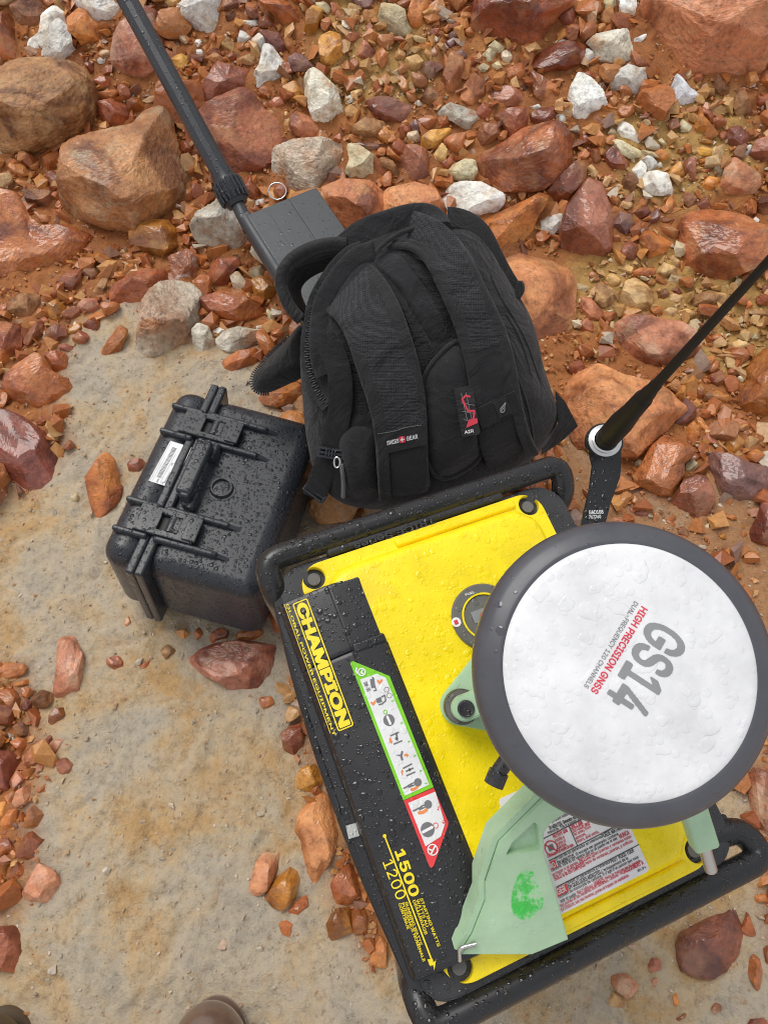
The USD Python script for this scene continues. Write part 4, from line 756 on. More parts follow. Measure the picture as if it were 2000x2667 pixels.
red .2 .5||18,2281 40,2245 71,2256 54,2288 29,2296
rust .4 .4||275,1717 300,1708 327,1717 322,1750 300,1746 278,1731
rust .3 .4||363,1735 394,1717 392,1735 373,1746
rust .5 .3||325,1616 336,1605 345,1634 333,1646 325,1637
tan .5 .6||0,1768 18,1759 33,1775 22,1789 4,1782
pink .2 .6|pale pink lumpy stone at the left edge of the sand|57,2329 99,2250 139,2268 169,2305 166,2329 133,2353 78,2347
rust .4 .5||-18,2274 9,2280 15,2341 -18,2359
salmon .1 .35|flat pink slab cut by the left edge near the boot|-36,2419 72,2410 84,2455 60,2491 36,2534 -36,2522
pink .25 .5|large pink-red stone between the case and the generator|493,1718 531,1688 567,1677 626,1668 712,1681 730,1713 735,1772 689,1808 644,1817 608,1813 581,1781 531,1758 509,1740
rust .4 .4||676,1817 707,1815 714,1835 689,1849 676,1835
red .3 .6|round red stone against the generator, uppermost of its row|732,1912 753,1894 784,1885 800,1907 793,1944 762,1971 739,1953
amber .2 .6|amber stone against the generator below the round red one|771,2034 784,2002 820,1991 848,2034 834,2057 802,2063 775,2052
salmon .1 .5|long pointed pink stone beside the generator|768,2170 780,2120 807,2084 839,2057 857,2066 879,2143 893,2174 852,2256 834,2301 823,2323 807,2305 789,2233 784,2188
pink .2 .6|pale pink block on the sand left of the pointed stone|644,2328 667,2247 689,2210 737,2219 726,2256 698,2319 676,2332
amber .3 .6|amber-brown stone with a bright white chip beside the pink block|689,2337 712,2292 753,2251 789,2251 789,2283 771,2337 739,2373 712,2364
rust .3 .4||744,2378 775,2342 798,2332 802,2364 775,2387
orange .3 .4||726,2409 748,2387 766,2409 753,2441 735,2432
rust .2 .6||861,2305 893,2251 920,2247 943,2342 915,2355 875,2360
amber .3 .6||850,2409 870,2369 911,2364 918,2427 861,2455
rust .2 .6||915,2373 934,2351 952,2364 961,2436 920,2432
rust .3 .6||961,2518 970,2459 988,2436 1006,2459 1006,2522
red .3 .5||545,1650 567,1636 599,1645 594,1668 549,1677
rust .5 .6||461,1645 481,1638 493,1654 481,1668 463,1663
tan .5 .6||418,1695 436,1679 463,1699 432,1718
rust .5 .6||504,1650 518,1634 531,1650 513,1666
rust .3 .5||613,1654 667,1623 689,1654 671,1668 617,1668
maroon .25 .5|wet maroon stone outside the near handle of the generator|1762,2459 1780,2411 1847,2381 1910,2369 1937,2411 1922,2486 1892,2529 1853,2551 1801,2547 1777,2535 1765,2486
orange .1 .5||1931,2417 1946,2369 1970,2435 1958,2441 1931,2432
pink .2 .3||1578,2556 1599,2529 1636,2541 1663,2568 1651,2592 1630,2604 1599,2577
tan .2 .3||1584,2604 1599,2583 1630,2613 1621,2625 1590,2622
pink .2 .4||1688,2513 1693,2498 1717,2500 1722,2525 1693,2535
pink .2 .3||1693,2553 1711,2547 1708,2574
orange .3 .5||1752,2589 1762,2583 1768,2616 1759,2622 1753,2613
pink .3 .4||1848,2628 1862,2613 1877,2619 1877,2634 1862,2643
rust .2 .5||1943,2516 1958,2483 1979,2501 1985,2532 1979,2577 1970,2583 1952,2547
rust .3 .5||1988,2471 2012,2456 2012,2516 1994,2507
rust .3 .5||1756,2658 1786,2639 1789,2646 1765,2664
pink .3 .4||1756,2330 1762,2318 1862,2269 1889,2278 1801,2330 1759,2345
rust .4 .4||1934,2658 1988,2652 2012,2682 1934,2682
rust .4 .5||1958,2333 1994,2330 2000,2351 1970,2351
rust .4 .5||1985,2384 2012,2381 2012,2411 1991,2408
pink .15 .4|long pink-red slab at the right edge below the receiver|1942,2023 1962,1990 1982,1994 2011,2008 2011,2198 1998,2193 1962,2131 1950,2072
amber .3 .5||1975,2188 1993,2184 2011,2197 1997,2207 1978,2202
boxy .15 .85|huge square-cornered brown boulder|163,374 199,356 338,325 374,289 416,271 449,307 461,386 500,470 506,500 452,579 338,633 253,639 199,603 172,579 158,482
'''
ICO = {k: trimesh.creation.icosphere(subdivisions=k, radius=1.0) for k in (2, 3, 4, 5)}
def polar(pts, ang):
    """Distance from the origin to the outline along each angle."""
    p = np.asarray(pts); q = np.roll(p, -1, 0); r = np.zeros(len(ang)); c, s = np.cos(ang), np.sin(ang)
    for a, b in zip(p, q):
        e = b - a; den = c * e[1] - s * e[0]
        with np.errstate(all='ignore'):
            t = (a[0] * e[1] - a[1] * e[0]) / den; u = (a[0] * s - a[1] * c) / den
        ok = (u >= -1e-9) & (u <= 1 + 1e-9) & (t > 0); r = np.where(ok, np.maximum(r, t), r)
    return r
def make_stone(pts, rnd, thick, seed, kind):
    rnd = rnd * (.5 if kind in ('white', 'quartz', 'quartzr', 'beige') else .8 if rnd < .7 else 1.0)
    rng = np.random.default_rng(seed); pts = np.array(pts, float)
    poly = sg.Polygon(pts).buffer(0); poly = max(getattr(poly, 'geoms', [poly]), key=lambda k: k.area); c = np.array(poly.centroid.coords[0])
    G = hit_ground(*c); depth = (G - EYE) @ FWD; rpx = math.sqrt(poly.area / math.pi); size = rpx * depth / FP
    C = hit_ground(*c, lift=(.30 if rpx > 40 else .45) * size * thick)
    w = EYE - C; w /= np.linalg.norm(w)
    # the stone lies between facing up and facing the viewer
    n = w * .55 + np.array([0, 0, .45]); n /= np.linalg.norm(n)
    R = frame_to(w, C).R; L = np.array([R.T @ (on_plane(px, py, C, w) - C) for px, py in poly.exterior.coords[:-1]])[:, :2]
    ang = np.linspace(-np.pi, np.pi, 361)[:-1]; r = polar(L, ang); r[r <= 0] = size * .5
    k = int(9 * rnd); kern = np.hanning(2 * k + 3)[1:-1]; kern /= kern.sum()
    r = np.convolve(np.r_[r[-2 * k:], r, r[:2 * k]], kern, 'same')[2 * k:-2 * k] if k else r
    lvl = 5 if rpx > 66 else 4 if rpx > 27 else 3
    S = ICO[lvl].vertices; F = ICO[lvl].faces
    a = np.arctan2(S[:, 1], S[:, 0]); rad = np.interp(a, np.r_[ang, np.pi], np.r_[r, r[0]])
    rho = np.hypot(S[:, 0], S[:, 1]); e = .42 + .45 * rnd; T = size * thick
    P = np.stack([rad * rho ** e * np.cos(a), rad * rho ** e * np.sin(a), T * np.sign(S[:, 2]) * np.abs(S[:, 2]) ** (.5 + .45 * rnd)], 1)
    P = P @ R.T                                                            # world axes, centred at C
    def cut(nv, frac):
        nonlocal P
        nv = nv / np.linalg.norm(nv); d = P @ nv; lim = d.max() * frac; over = np.maximum(d - lim, 0)
        P = P - over[:, None] * nv * (1 - .10 * rnd)
    ncut = int(round(8 - 3 * rnd))
    top = np.array([rng.normal(0, .22), rng.normal(-.05, .22), 1.0]); cut(top, .62 + .25 * rnd - (.18 if thick <= .5 else 0))
    for i in range(ncut):
        ph = rng.uniform(0, 2 * np.pi); el = rng.uniform(.25, 1.1)
        v = R @ np.array([math.cos(ph) * math.cos(el), math.sin(ph) * math.cos(el), math.sin(el)]); cut(v, rng.uniform(.48 + .28 * rnd, .76))
    for i in range(int(round((26 if lvl == 5 else 16 if lvl == 4 else 4) * (1 - .75 * rnd)))):          # chipped edges
        v = rng.normal(size=3); v[2] = abs(v[2]) + .1; cut(v, rng.uniform(.91, .98))
    q = P / size; sd = seed * 7.31
    nrm = P / np.maximum(np.linalg.norm(P, axis=1, keepdims=True), 1e-9)
    amp = .10 - .03 * rnd
    P = P + nrm * size * (amp * (.35 + .75 * rnd) * (meshkit.fbm(q * 1.7 + sd, 2, 1) - .5) + amp * (.22 + .5 * rnd + (.12 if lvl == 5 else 0)) * (meshkit.fbm(q * 5 + sd, 3, 2) - .5) + (.026 if lvl > 3 else 0) * (meshkit.fbm(q * 22 + sd, 3, 4) - .5))[:, None]
    if lvl >= 4:
        rg = np.abs(meshkit.fbm(q * np.array([7, 7, 15.]) + sd, 3, 3) - .5) * 2
        P = P + nrm * size * ((.06 if kind in ('white', 'quartz', 'quartzr', 'beige', 'mix') else .012 + .02 * rnd) * (rg - .3))[:, None]
    # bring the outline back to the stone's own breadth and length after the cutting
    u = P @ R; aa = np.arctan2(u[:, 1], u[:, 0]); rr = np.hypot(u[:, 0], u[:, 1]); nb = {5: 120, 4: 72, 3: 36}[lvl]; idx = ((aa + np.pi) / (2 * np.pi) * nb).astype(int) % nb
    mx = np.zeros(nb); np.maximum.at(mx, idx, rr); cen = -np.pi + (np.arange(nb) + .5) * 2 * np.pi / nb; want = np.interp(cen, np.r_[ang, np.pi], np.r_[r, r[0]])
    fac = np.where(mx > 0, np.clip(want / np.maximum(mx, 1e-9), .7, 1.6), 1.0); fac = (np.roll(fac, 1) + 2 * fac + np.roll(fac, -1)) / 4
    f = np.interp(aa, np.r_[cen - 2 * np.pi, cen, cen + 2 * np.pi], np.r_[fac, fac, fac]) * (1.06 if rpx > 20 else 1.12) * (1.14 if 'white' in ROCK_MAT[kind] or 'quartz' in ROCK_MAT[kind] else 1)
    u[:, 0] *= f; u[:, 1] *= f; P = u @ R.T
    return P + C, np.array(F), C, size, c, rpx
COLOUR = dict(red='red-brown', salmon='salmon-pink', pink='dusty pink', rust='rust-coloured', orange='orange', brown='brown', maroon='dark maroon', amber='amber', ochre='ochre-yellow', purple='purplish',
              tan='tan', beige='beige', white='white', blue='bluish', quartz='mottled white', quartzr='rust-stained white', mix='speckled', boxy='brown')
SHORT = [('grey instrument box', 790, 620), ('black backpack', 1130, 900), ('black equipment case', 560, 1300), ('generator', 1050, 2000), ('boot toe', 540, 2600), ('receiver disc', 1640, 1760), ('whip antenna', 1850, 830)]
rows = []
for i, l in enumerate(STONES.strip().split('\n')):
    h, lab, pt = l.split('|'); k, rn, th = h.split(); rows.append([k, float(rn), float(th), lab, [tuple(map(float, q.split(','))) for q in pt.split()]])
stones = []
for i, (k, rn, th, lab, pts) in enumerate(rows):
    P, F, C, size, c, rpx = make_stone(pts, rn, th, 100 + i, k); stones.append([k, lab, P, F, C, size, c, rpx])
marks = [(l[1], *l[6], l[7]) for l in stones if l[1] and len(l[1].split()) <= 9] + [(a, b, c, 60) for a, b, c in SHORT]
used_labels = {}
def auto_label(k, c, rpx):
    look = ('tiny ' if rpx < 12 else 'small ' if rpx < 26 else 'medium-sized ') + COLOUR[k] + (' chip' if rpx < 12 else ' stone')
    best = None
    for nm, mx, my, mr in sorted(marks, key=lambda m: (m[1] - c[0]) ** 2 + (m[2] - c[1]) ** 2)[:6]:
        dx, dy = c[0] - mx, c[1] - my; a = math.degrees(math.atan2(-dy, dx)) % 360
        rel = ['right of', 'up and right of', 'above', 'up and left of', 'left of', 'down and left of', 'below', 'down and right of'][int((a + 22.5) // 45) % 8]
        t = f'{look} {rel} the {nm}'; best = best or t
        if len(t.split()) <= 16 and t not in used_labels: return t
    t = best
    return t if len(t.split()) <= 16 else ' '.join(t.split()[:16])
for k, lab, P, F, C, size, c, rpx in stones:
    grp = None
    if not lab:
        lab = auto_label(k, c, rpx); 
        if lab in used_labels: grp = f'{COLOUR[k]} stones lying close together'
    used_labels[lab] = used_labels.get(lab, 0) + 1
    name = ('boulder' if size > .085 else 'rock' if size > .04 else 'stone') if k not in ('white', 'quartz', 'quartzr', 'blue') else 'quartz_stone'
    cat_ = 'boulder' if size > .085 else 'rock' if size > .04 else 'stone'
    single(name, (P, F), ROCK_MAT[k], lab, cat_, grp, smooth=False if rpx > 22 else 25)

# ------------------------------------------------------------------ loose gravel and grit between the stones: nobody could count it
def chip_protos(n, rng):
    out = []
    for _ in range(n):
        p = rng.normal(size=(rng.integers(7, 11), 3)); p /= np.linalg.norm(p, axis=1, keepdims=True); p *= rng.uniform(.75, 1, (len(p), 1)); p *= np.array([1, rng.uniform(.55, .95), rng.uniform(.35, .75)])
        out.append(hull(p))
    return out
PROTO = chip_protos(50, np.random.default_rng(11))
OUT = [sg.Polygon(r[4]).buffer(0) for r in rows]
from shapely.strtree import STRtree
TREE = STRtree(OUT)
TONES = []
def loose(name, parts, label, cat_):
    m = single(name, cat(*parts), name, label, cat_, kind='stuff', smooth=False)
    UsdGeom.PrimvarsAPI(m).CreatePrimvar('tone', Sdf.ValueTypeNames.FloatArray, 'vertex').Set(Vt.FloatArray.FromNumpy(np.concatenate(TONES).astype(np.float32))); TONES.clear()
def scatter(n, rng, accept, smin, smax, power=2.2):
    x = rng.uniform(-1.15, 1.2, n); y = rng.uniform(-.3, 2.35, n); P = np.stack([x, y, ground_z(x, y)], 1); keep = accept(P, rng); P = P[keep]
    s = smin + (smax - smin) * rng.random(len(P)) ** power; V, F, TN, k = [], [], [], 0
    import shapely
    inside = np.zeros(len(P), bool); inside[np.unique(TREE.query(shapely.points(to_px(P)), predicate='within')[0])] = True
    for p, sz, ins in zip(P, s, inside):
        if ins and sz > .007: continue
        v, f = PROTO[rng.integers(len(PROTO))]; a = rng.uniform(0, 2 * np.pi); tilt = trimesh.transformations.euler_matrix(rng.normal(0, .4), rng.normal(0, .4), a)[:3, :3]
        V.append((v * sz) @ tilt.T + p + [0, 0, sz * .22]); F.append(f + k); k += len(v); TN.append(np.full(len(v), rng.random()))
    TONES.append(np.concatenate(TN)); return np.vstack(V), np.vstack(F)
def gravel_mat(name, ramp, wet=.4):
    mat(name, {'g': ('geometry', {}), 't': ('attribute', {'attribute': 'tone'}), 'r': ('rgb_ramp', {'ramp': ramp, 'interpolate': True}), 'n': ('noise_texture', {'scale': 160.0, 'detail': 5.0, 'roughness': .7}), 'q': ('rgb_ramp', {'ramp': [(.25, (.6, .58, .56)), (.55, (1, 1, 1)), (.8, (1.3, 1.28, 1.25))]}),
               'm': ('mix_color', {'blend_type': 'multiply', 'fac': 1.0, 'use_clamp': False}), 'b': ('bump', {'strength': .5, 'distance': .001}), 'p': ('principled_bsdf', {'roughness': wet})},
        [('t.fac', 'r.fac'), ('g.position', 'n.vector'), ('n.fac', 'q.fac'), ('r.color', 'm.a'), ('q.color', 'm.b'), ('m.result', 'p.base_color'), ('n.fac', 'b.height'), ('b.normal', 'p.normal')])
gravel_mat('rust_gravel', [(0, (.28, .075, .022)), (.2, (.42, .135, .035)), (.4, (.51, .19, .05)), (.55, (.34, .11, .04)), (.7, (.56, .25, .07)), (.85, (.54, .30, .12)), (.94, (.2, .075, .05)), (1, (.66, .58, .45))])
gravel_mat('yellow_gravel', [(0, (.42, .20, .06)), (.25, (.50, .28, .10)), (.5, (.56, .36, .16)), (.7, (.40, .16, .05)), (.85, (.58, .42, .22)), (1, (.66, .56, .38))], .5)
gravel_mat('sand_grit', [(0, (.36, .30, .23)), (.3, (.52, .44, .34)), (.55, (.46, .38, .28)), (.7, (.48, .31, .16)), (.8, (.42, .19, .08)), (1, (.66, .60, .50))], .6)
gravel_mat('small_rubble', [(0, (.26, .065, .02)), (.18, (.40, .12, .032)), (.34, (.47, .17, .055)), (.46, (.32, .095, .04)), (.58, (.52, .23, .075)), (.70, (.24, .085, .05)), (.82, (.48, .16, .04)), (.92, (.56, .34, .15)), (1, (.70, .62, .48))], .34)
rg = np.random.default_rng(5)
def rubble_fill(n, rng, smin, smax):
    cand = np.stack([rng.uniform(-1.15, 1.2, n), rng.uniform(.15, 2.3, n)], 1); P = np.c_[cand, ground_z(cand[:, 0], cand[:, 1])]; a, yb, m = zone(P); q = to_px(P)
    V, F, TN, k, kept, kr = [], [], [], 0, [], []
    protos = []
    for i in range(28):
        s = ICO[3].vertices if i < 14 else ICO[2].vertices; f = (ICO[3] if i < 14 else ICO[2]).faces; p = np.sign(s) * np.abs(s) ** .8
        for _ in range(14): d = rng.normal(size=3); d /= np.linalg.norm(d); dd = p @ d; p = p - np.maximum(dd - dd.max() * rng.uniform(.6, .95), 0)[:, None] * d
        p = p + (.16 * (meshkit.fbm(s * 3 + i, 3, 6) - .5) + .07 * (meshkit.fbm(s * 11 + i, 2, 7) - .5))[:, None] * s; protos.append((p * [1, rng.uniform(.6, .95), rng.uniform(.45, .8)], f))
    for p, pa, px, m_ in zip(P, a, q, m):
        if rng.random() > pa * (1 - .5 * m_) or not (-80 < px[0] < 2080 and -120 < px[1] < 2000): continue
        sz = smin + (smax - smin) * rng.random() ** 1.7; pr = sz * FP / max((p - EYE) @ FWD, .5); pt = sg.Point(*px)
        if len(TREE.query(pt.buffer(pr * .45), predicate='intersects')): continue
        if kept and np.min(np.hypot(*(np.array(kept) - p[:2]).T) - .68 * (np.array(kr) + sz)) < 0: continue
        kept.append(p[:2]); kr.append(sz); v, f = protos[rng.integers(14) if sz > .034 else rng.integers(14, 28)]
        R = trimesh.transformations.euler_matrix(rng.normal(0, .35), rng.normal(0, .35), rng.uniform(0, 6.28))[:3, :3]
        V.append((v * sz) @ R.T + p + [0, 0, sz * .32]); F.append(f + k); k += len(v); TN.append(np.full(len(v), rng.random()))
    TONES.append(np.concatenate(TN)); return np.vstack(V), np.vstack(F)
def acc_edge(P, r): a, b, m = zone(P); return r.random(len(P)) < np.clip(1 - np.abs(a - .35) / .4, 0, 1)
def acc_rub(P, r): a, b, m = zone(P); return (r.random(len(P)) < (a * .95 + .25 * m) * (1 - .75 * b))
def acc_yel(P, r): a, b, m = zone(P); return r.random(len(P)) < b * np.maximum(a, .3)
def acc_sand(P, r): a, b, m = zone(P); return r.random(len(P)) < (1 - a)
loose('small_rubble', [rubble_fill(18000, rg, .012, .056)], 'small broken red and orange stones packed between the larger ones', 'rubble')
loose('rust_gravel', [scatter(30000, rg, acc_rub, .006, .030, 2.2), scatter(52000, rg, acc_rub, .0022, .009, 1.5)], 'loose wet rust-coloured gravel filling the gaps between the stones', 'gravel')
loose('yellow_gravel', [scatter(16000, rg, acc_yel, .006, .028, 1.8), scatter(50000, rg, acc_yel, .002, .008, 1.5)], 'loose yellow-tan gravel patches among the red stones', 'gravel')
loose('sand_grit', [scatter(30000, rg, acc_sand, .0009, .0042, 2.2), scatter(900, rg, acc_sand, .003, .010, 2.2), scatter(9000, rg, acc_edge, .002, .010, 2.2)], 'fine pale grit strewn over the bare sand', 'grit')

# ================================================================== the generator
G = Frame([[.922, -.3668, .1241], [.3734, .927, -.0343], [-.1024, .078, .9917]], [.1034, .1166, .4607])
q_, r_ = np.linalg.qr(G.R); G.R = q_ * np.sign(np.diag(r_))                    # exactly orthogonal axes
def tri_mesh(F, polys, z0, h):
    return F(cat(*[extrude(p, h, z0) for p in polys]))
def print_poly(F, pxs, h=.0004, z=0.0):
    """A flat print on frame F through photo pixels."""
    return F(extrude(sg.Polygon([F.px(*p, z)[:2] for p in pxs]).buffer(0), h, z))
def write(F, text, a, b, height, z=0.0, depth=.0004, bold=True, slant=0.0, weight=0.0):
    """Lettering on frame F from baseline start pixel a to end pixel b."""
    A, B = F.px(*a, z), F.px(*b, z); d = B - A; L = np.hypot(d[0], d[1])
    return F.sub((d[0], d[1], 0), c=(A[0], A[1], z))(text_fit(text, L, height, depth, bold, slant, weight))
gen = Thing('generator', 'yellow and black portable petrol generator in a tubular frame', 'generator', [G.c[0], G.c[1], 0])
flange = rrect(-.128, -.185, .128, .185, .022)
SCREWS = [(sx * .1145, sy * .1715) for sx in (-1, 1) for sy in (-1, 1)]
fl = flange
for s in SCREWS: fl = fl.difference(disc(*s, .0105))
body_o = rrect(-.1135, -.1715, .1135, .1715, .03)
bite = body_o
for s in SCREWS: bite = bite.difference(disc(*s, .0150).buffer(0))
bite = bite.buffer(-.004).buffer(.004)
tank_rings = [(bite, -.004), (bite, .003), (bite.buffer(-.002), .009), (bite.buffer(-.006), .0135), (bite.buffer(-.012), .0155), (bite.buffer(-.03), .0162)]
tank_path = gen.part('fuel_tank', G(cat(loft(tank_rings, 240))), 'yellow_paint', 40)
gen.part('flange', G(extrude(fl, .007, -.007, .0015)), 'yellow_paint', 40, tank_path)
for sy in (-1, 1):                                                            # pressed ribs along the two short edges
    gen.part('rib', G(rbox(.13, .009, .006, .0028, (.035, sy * .1775, .0006), True)), 'yellow_paint', 40, tank_path)
tray = rrect(-.152, -.1935, .157, .1915, .03)
for s in SCREWS:
    gen.part('screw_cap', G(cat(extrude(disc(*s, .0102), .004, -.014, .002), tube([(s[0], s[1], -.008), (s[0], s[1], -.0045)], .006, 18))), 'grey_plastic', 35)
gen.part('tray', G(cat(extrude(tray, .022, -.03, .005), extrude(tray.buffer(-.008), .02, -.046), rbox(.19, .012, .010, .004, (.0, .1935, -.006)))), 'black_plastic', 35)
# black control cover on the left: label strip, crease, sloping name strip
def cover(y0, y1, zt, ins=0.0):
    sec = [(-.153, -.06), (-.1545, -.02), (-.1525, .002), (-.1500, .0058), (-.1095, .0165), (-.1075, zt - .0006), (-.1060, zt), (-.0790, zt), (-.0752, zt - .003), (-.0745, -.006), (-.0745, -.06)]
    ys = [y0, y0 + .0015, y0 + .005, y1 - .005, y1 - .0015, y1]; V = []
    for y, k in zip(ys, (.86, .96, 1, 1, .96, .86)):
        for x, zz in sec:
            V.append((-.114 + (x + .114) * (1 if k > .9 else .975), y, zz if zz < -.01 else -.06 + (zz + .06) * (1 - (1 - k) * .5)))
    n = len(sec); F = grid_faces(len(ys), n, True); V = np.array(V); k0 = len(V); V = np.vstack([V, V[:n].mean(0), V[-n:].mean(0)])
    F = np.vstack([F, [(k0, j, (j + 1) % n) for j in range(n)], [(k0 + 1, len(ys) * n - n + (j + 1) % n, len(ys) * n - n + j) for j in range(n)]])
    t = trimesh.Trimesh(V, F, process=True); trimesh.repair.fix_normals(t); return vf(t)
ct = gen.part('control_cover', G(cover(-.166, .0935, .0195)), 'black_panel', 35)
gen.part('upper_cover', G(cover(.092, .158, .0165)), 'black_panel', 35, ct)
gen.part('cover_step', G(rbox(.031, .010, .006, .0028, (-.0915, .0935, .0175), True)), 'black_panel', 35, ct)
gen.part('cover_rib', G(rbox(.008, .036, .004, .0018, (-.0915, -.139, .0188), True)), 'black_panel', 35, ct)
yy = np.linspace(-.185, .172, 26); bow = .005 * np.sin((yy + .185) / .357 * np.pi) ** .8
sv = np.array([[(x0 - b if k in (0, 1, 2) else x0, y, zz) for k, (x0, zz) in enumerate(((-.112, -.26), (-.150, -.045), (-.1555, -.012), (-.148, -.008), (-.106, -.26)))] for y, b in zip(yy, bow)]).reshape(-1, 3)
gen.part('side_cover', G((sv, np.vstack([grid_faces(26, 5, True), [(0, 2, 1), (0, 3, 2), (0, 4, 3), (125, 126, 127), (125, 127, 128), (125, 128, 129)]]))), 'black_panel', 30)
gen.part('engine_block', G(cat(rbox(.21, .32, .33, .02, (.025, 0, -.23)), rbox(.17, .36, .16, .02, (.02, 0, -.20)), rbox(.20, .22, .10, .02, (.03, .0, -.36)))), 'dark_engine', 30)
# tube frame
TR = .0117
def fz(x, y): return -(G.pts((x, y, 0))[2] - ground_z(*G.pts((x, y, -.44))[:2], False)) / G.R[2, 2] + TR
near_p = corner_path([(-.100, -.160, fz(-.100, -.160)), (-.1525, -.172, -.02), (-.1525, -.2035, -.012), (.176, -.2025, -.012), (.170, -.174, -.016), (.112, -.170, -.022), (.112, -.160, -.05)], .026)
far_p = corner_path([(-.100, .160, fz(-.100, .160)), (-.1525, .172, -.012), (-.1525, .204, -.006), (.169, .2045, -.006), (.164, .174, -.016), (.150, .165, -.05), (.150, .16, fz(.15, .16))], .026)
fr = gen.part('tube_frame', G(cat(tube(near_p, TR, 20), tube(far_p, TR, 20), tube([(.150, -.165, -.05), (.150, -.162, fz(.15, -.162))], TR, 16),
    tube(corner_path([(-.151, .17, -.02), (-.1605, .06, -.03), (-.1605, -.06, -.03), (-.151, -.17, -.02)], .06), .0058, 14),
    *[tube([(x, -.165, fz(x, -.165)), (x, .165, fz(x, .165))], TR, 14) for x in (-.100, .15)])), 'black_tube', 40)
for sx, sy in ((-1, -1), (-1, 1), (1, -1), (1, 1)):
    x, y = (-.100 if sx < 0 else .15), sy * .15
    gen.part('rubber_foot', G(rbox(.036, .05, .034, .008, (x, y, fz(x, y) - .012))), 'rubber', 30)
gen.part('handle_end', G(rbox(.05, .026, .006, .0028, (.138, -.171, -.0165), True)), 'black_tube', 40)
# fuel gauge
gx, gy, _ = G.px(1265, 1605, .02)
Fg = G.sub((1, 0, 0), c=(gx, gy, .0162))
ga = gen.part('fuel_gauge', Fg(lathe([(.0, .0), (.0315, .0), (.0315, .002), (.0300, .0036), (.0225, .0036), (.0220, .001), (0, .001)], 72)), 'grey_plastic', 35)
gen.part('yellow_ring', Fg(lathe([(.0206, .0005), (.0222, .0005), (.0222, .0046), (.0206, .0046), (.0206, .0005)], 64)), 'yellow_paint', 30, ga)
gen.part('dial', Fg(lathe([(0, .003), (.0202, .003), (.0202, .0012)], 48)), 'grey_plastic', 30, ga)
gen.part('needle', Fg(cat(extrude(sg.Polygon([(-.008, -.002), (.010, -.006), (.012, .004), (-.004, .004)]), .0008, .0031), extrude(disc(.002, -.001, .004), .001, .0034))), 'red_print', 30, ga)
gen.part('dial_mark', Fg(extrude(sg.box(-.012, -.003, .004, .008), .0006, .00305)), 'pale_grey_print', 30, ga)
px_, py_ = Fg.px(1188, 1621, .0036)[:2]
gen.part('warning_dot', Fg(cat(extrude(disc(px_, py_, .0044), .0005, .0036))), 'white_print', 30, ga); gen.part('pump_mark', Fg(extrude(sg.box(px_ - .002, py_ - .002, px_ + .0015, py_ + .002), .0004, .0042)), 'red_print', 30, ga)
gen.part('gauge_writing', write(Fg, 'FUEL', (1213, 1553), (1237, 1545), .0022, .0037), 'white_print', 30, ga)
# print on the name strip (slopes down to the left)
sl = math.atan2(.0107, .0405); Fn = Frame(G.R @ np.array([[math.cos(sl), 0, -math.sin(sl)], [0, 1, 0], [math.sin(sl), 0, math.cos(sl)]]), G.pts((-.130, 0, .01119)))
P_ = 'yellow_print'
Z1 = lambda x, y: (650 + x / 2.37, 1150 + y / 2.37)
Z2 = lambda x, y: (850 + x / 3.318, 1650 + y / 3.318)
Z3 = lambda x, y: (900 + x / 3.318, 2050 + y / 3.318)
A_, B_ = Fn.px(*Z1(268, 1003))[:2], Fn.px(*Z2(100, 858))[:2]; T_ = Fn.px(*Z2(238, 792))[:2]
xl, xr, yt, yb = (A_[0] + B_[0]) / 2, T_[0], A_[1], (B_[1] + T_[1]) / 2
ring_ = rrect(xl, yb, xr, yt, .002); lw = .0011
name = gen.part('brand_plate', Fn(extrude(ring_.difference(ring_.buffer(-lw)), .0004, .0002)), P_, 30)
Ft = Fn.sub((0, -1, 0), c=(xl + .0020, yt - .002, .0002))
gen.part('brand_lettering', Ft(text_fit('CHAMPION', yt - yb - .004, xr - xl - .0040, .0004, True, 0, .06)), P_, 30, name)
cut_ = sg.box(xl, yb, xr, yt)
gl0, gl1 = Fn.px(*Z1(243, 1020))[:2], Fn.px(*Z2(72, 850))[:2]
Ft2 = Fn.sub((0, -1, 0), c=(xl - .0056, yt + .002, .0002))
gen.part('small_lettering', Ft2(cat(text_fit('GLOBAL POWER EQUIPMENT', yt - yb + .004, .0026, .0004, True), vf(rbox(yt - yb + .001, .0006, .0004, .0001, ((yt - yb) / 2, -.0013, .0002))))), P_, 30, name)
wt = []
def num(text, a, b, h, bold): wt.append(write(Fn, text, a, b, h, .0002, bold=bold, weight=.025 if text == '1500' else 0))
num('1500', Z3(420, 560), Z3(560, 960), .0086, True); num('1200', Z3(318, 655), Z3(445, 985), .0086, False)
num('STARTING WATTS', Z3(640, 968), Z3(795, 1385), .0024, True); num('WATTS AU', Z3(608, 978), Z3(695, 1215), .0024, True); num('DEMARRAGE', Z3(578, 985), Z3(685, 1282), .0024, True)
num('RUNNING WATTS', Z3(512, 1003), Z3(640, 1372), .0023, True); num('PUISSANCE NOMINALE', Z3(482, 1008), Z3(668, 1515), .0023, True); num('CONTINUE', Z3(455, 1012), Z3(532, 1235), .0023, True)
pl = [Fn.px(*Z3(338, 425))[:2], Fn.px(*Z3(755, 1525))[:2]]
wt.append(Fn(extrude(sg.LineString(pl).buffer(.0006).union(disc(*pl[0], .0015)), .0004, .0002)))
wt.append(Fn(extrude(sg.Polygon([pl[1] + np.array(k) for k in ((-.003, .004), (.001, .003), (.0005, .0005), (.003, .001), (-.001, -.005), (-.0003, -.0012), (-.003, -.0008))]).buffer(0), .0004, .0003)))
gen.part('power_lettering', cat(*wt), P_, 30)
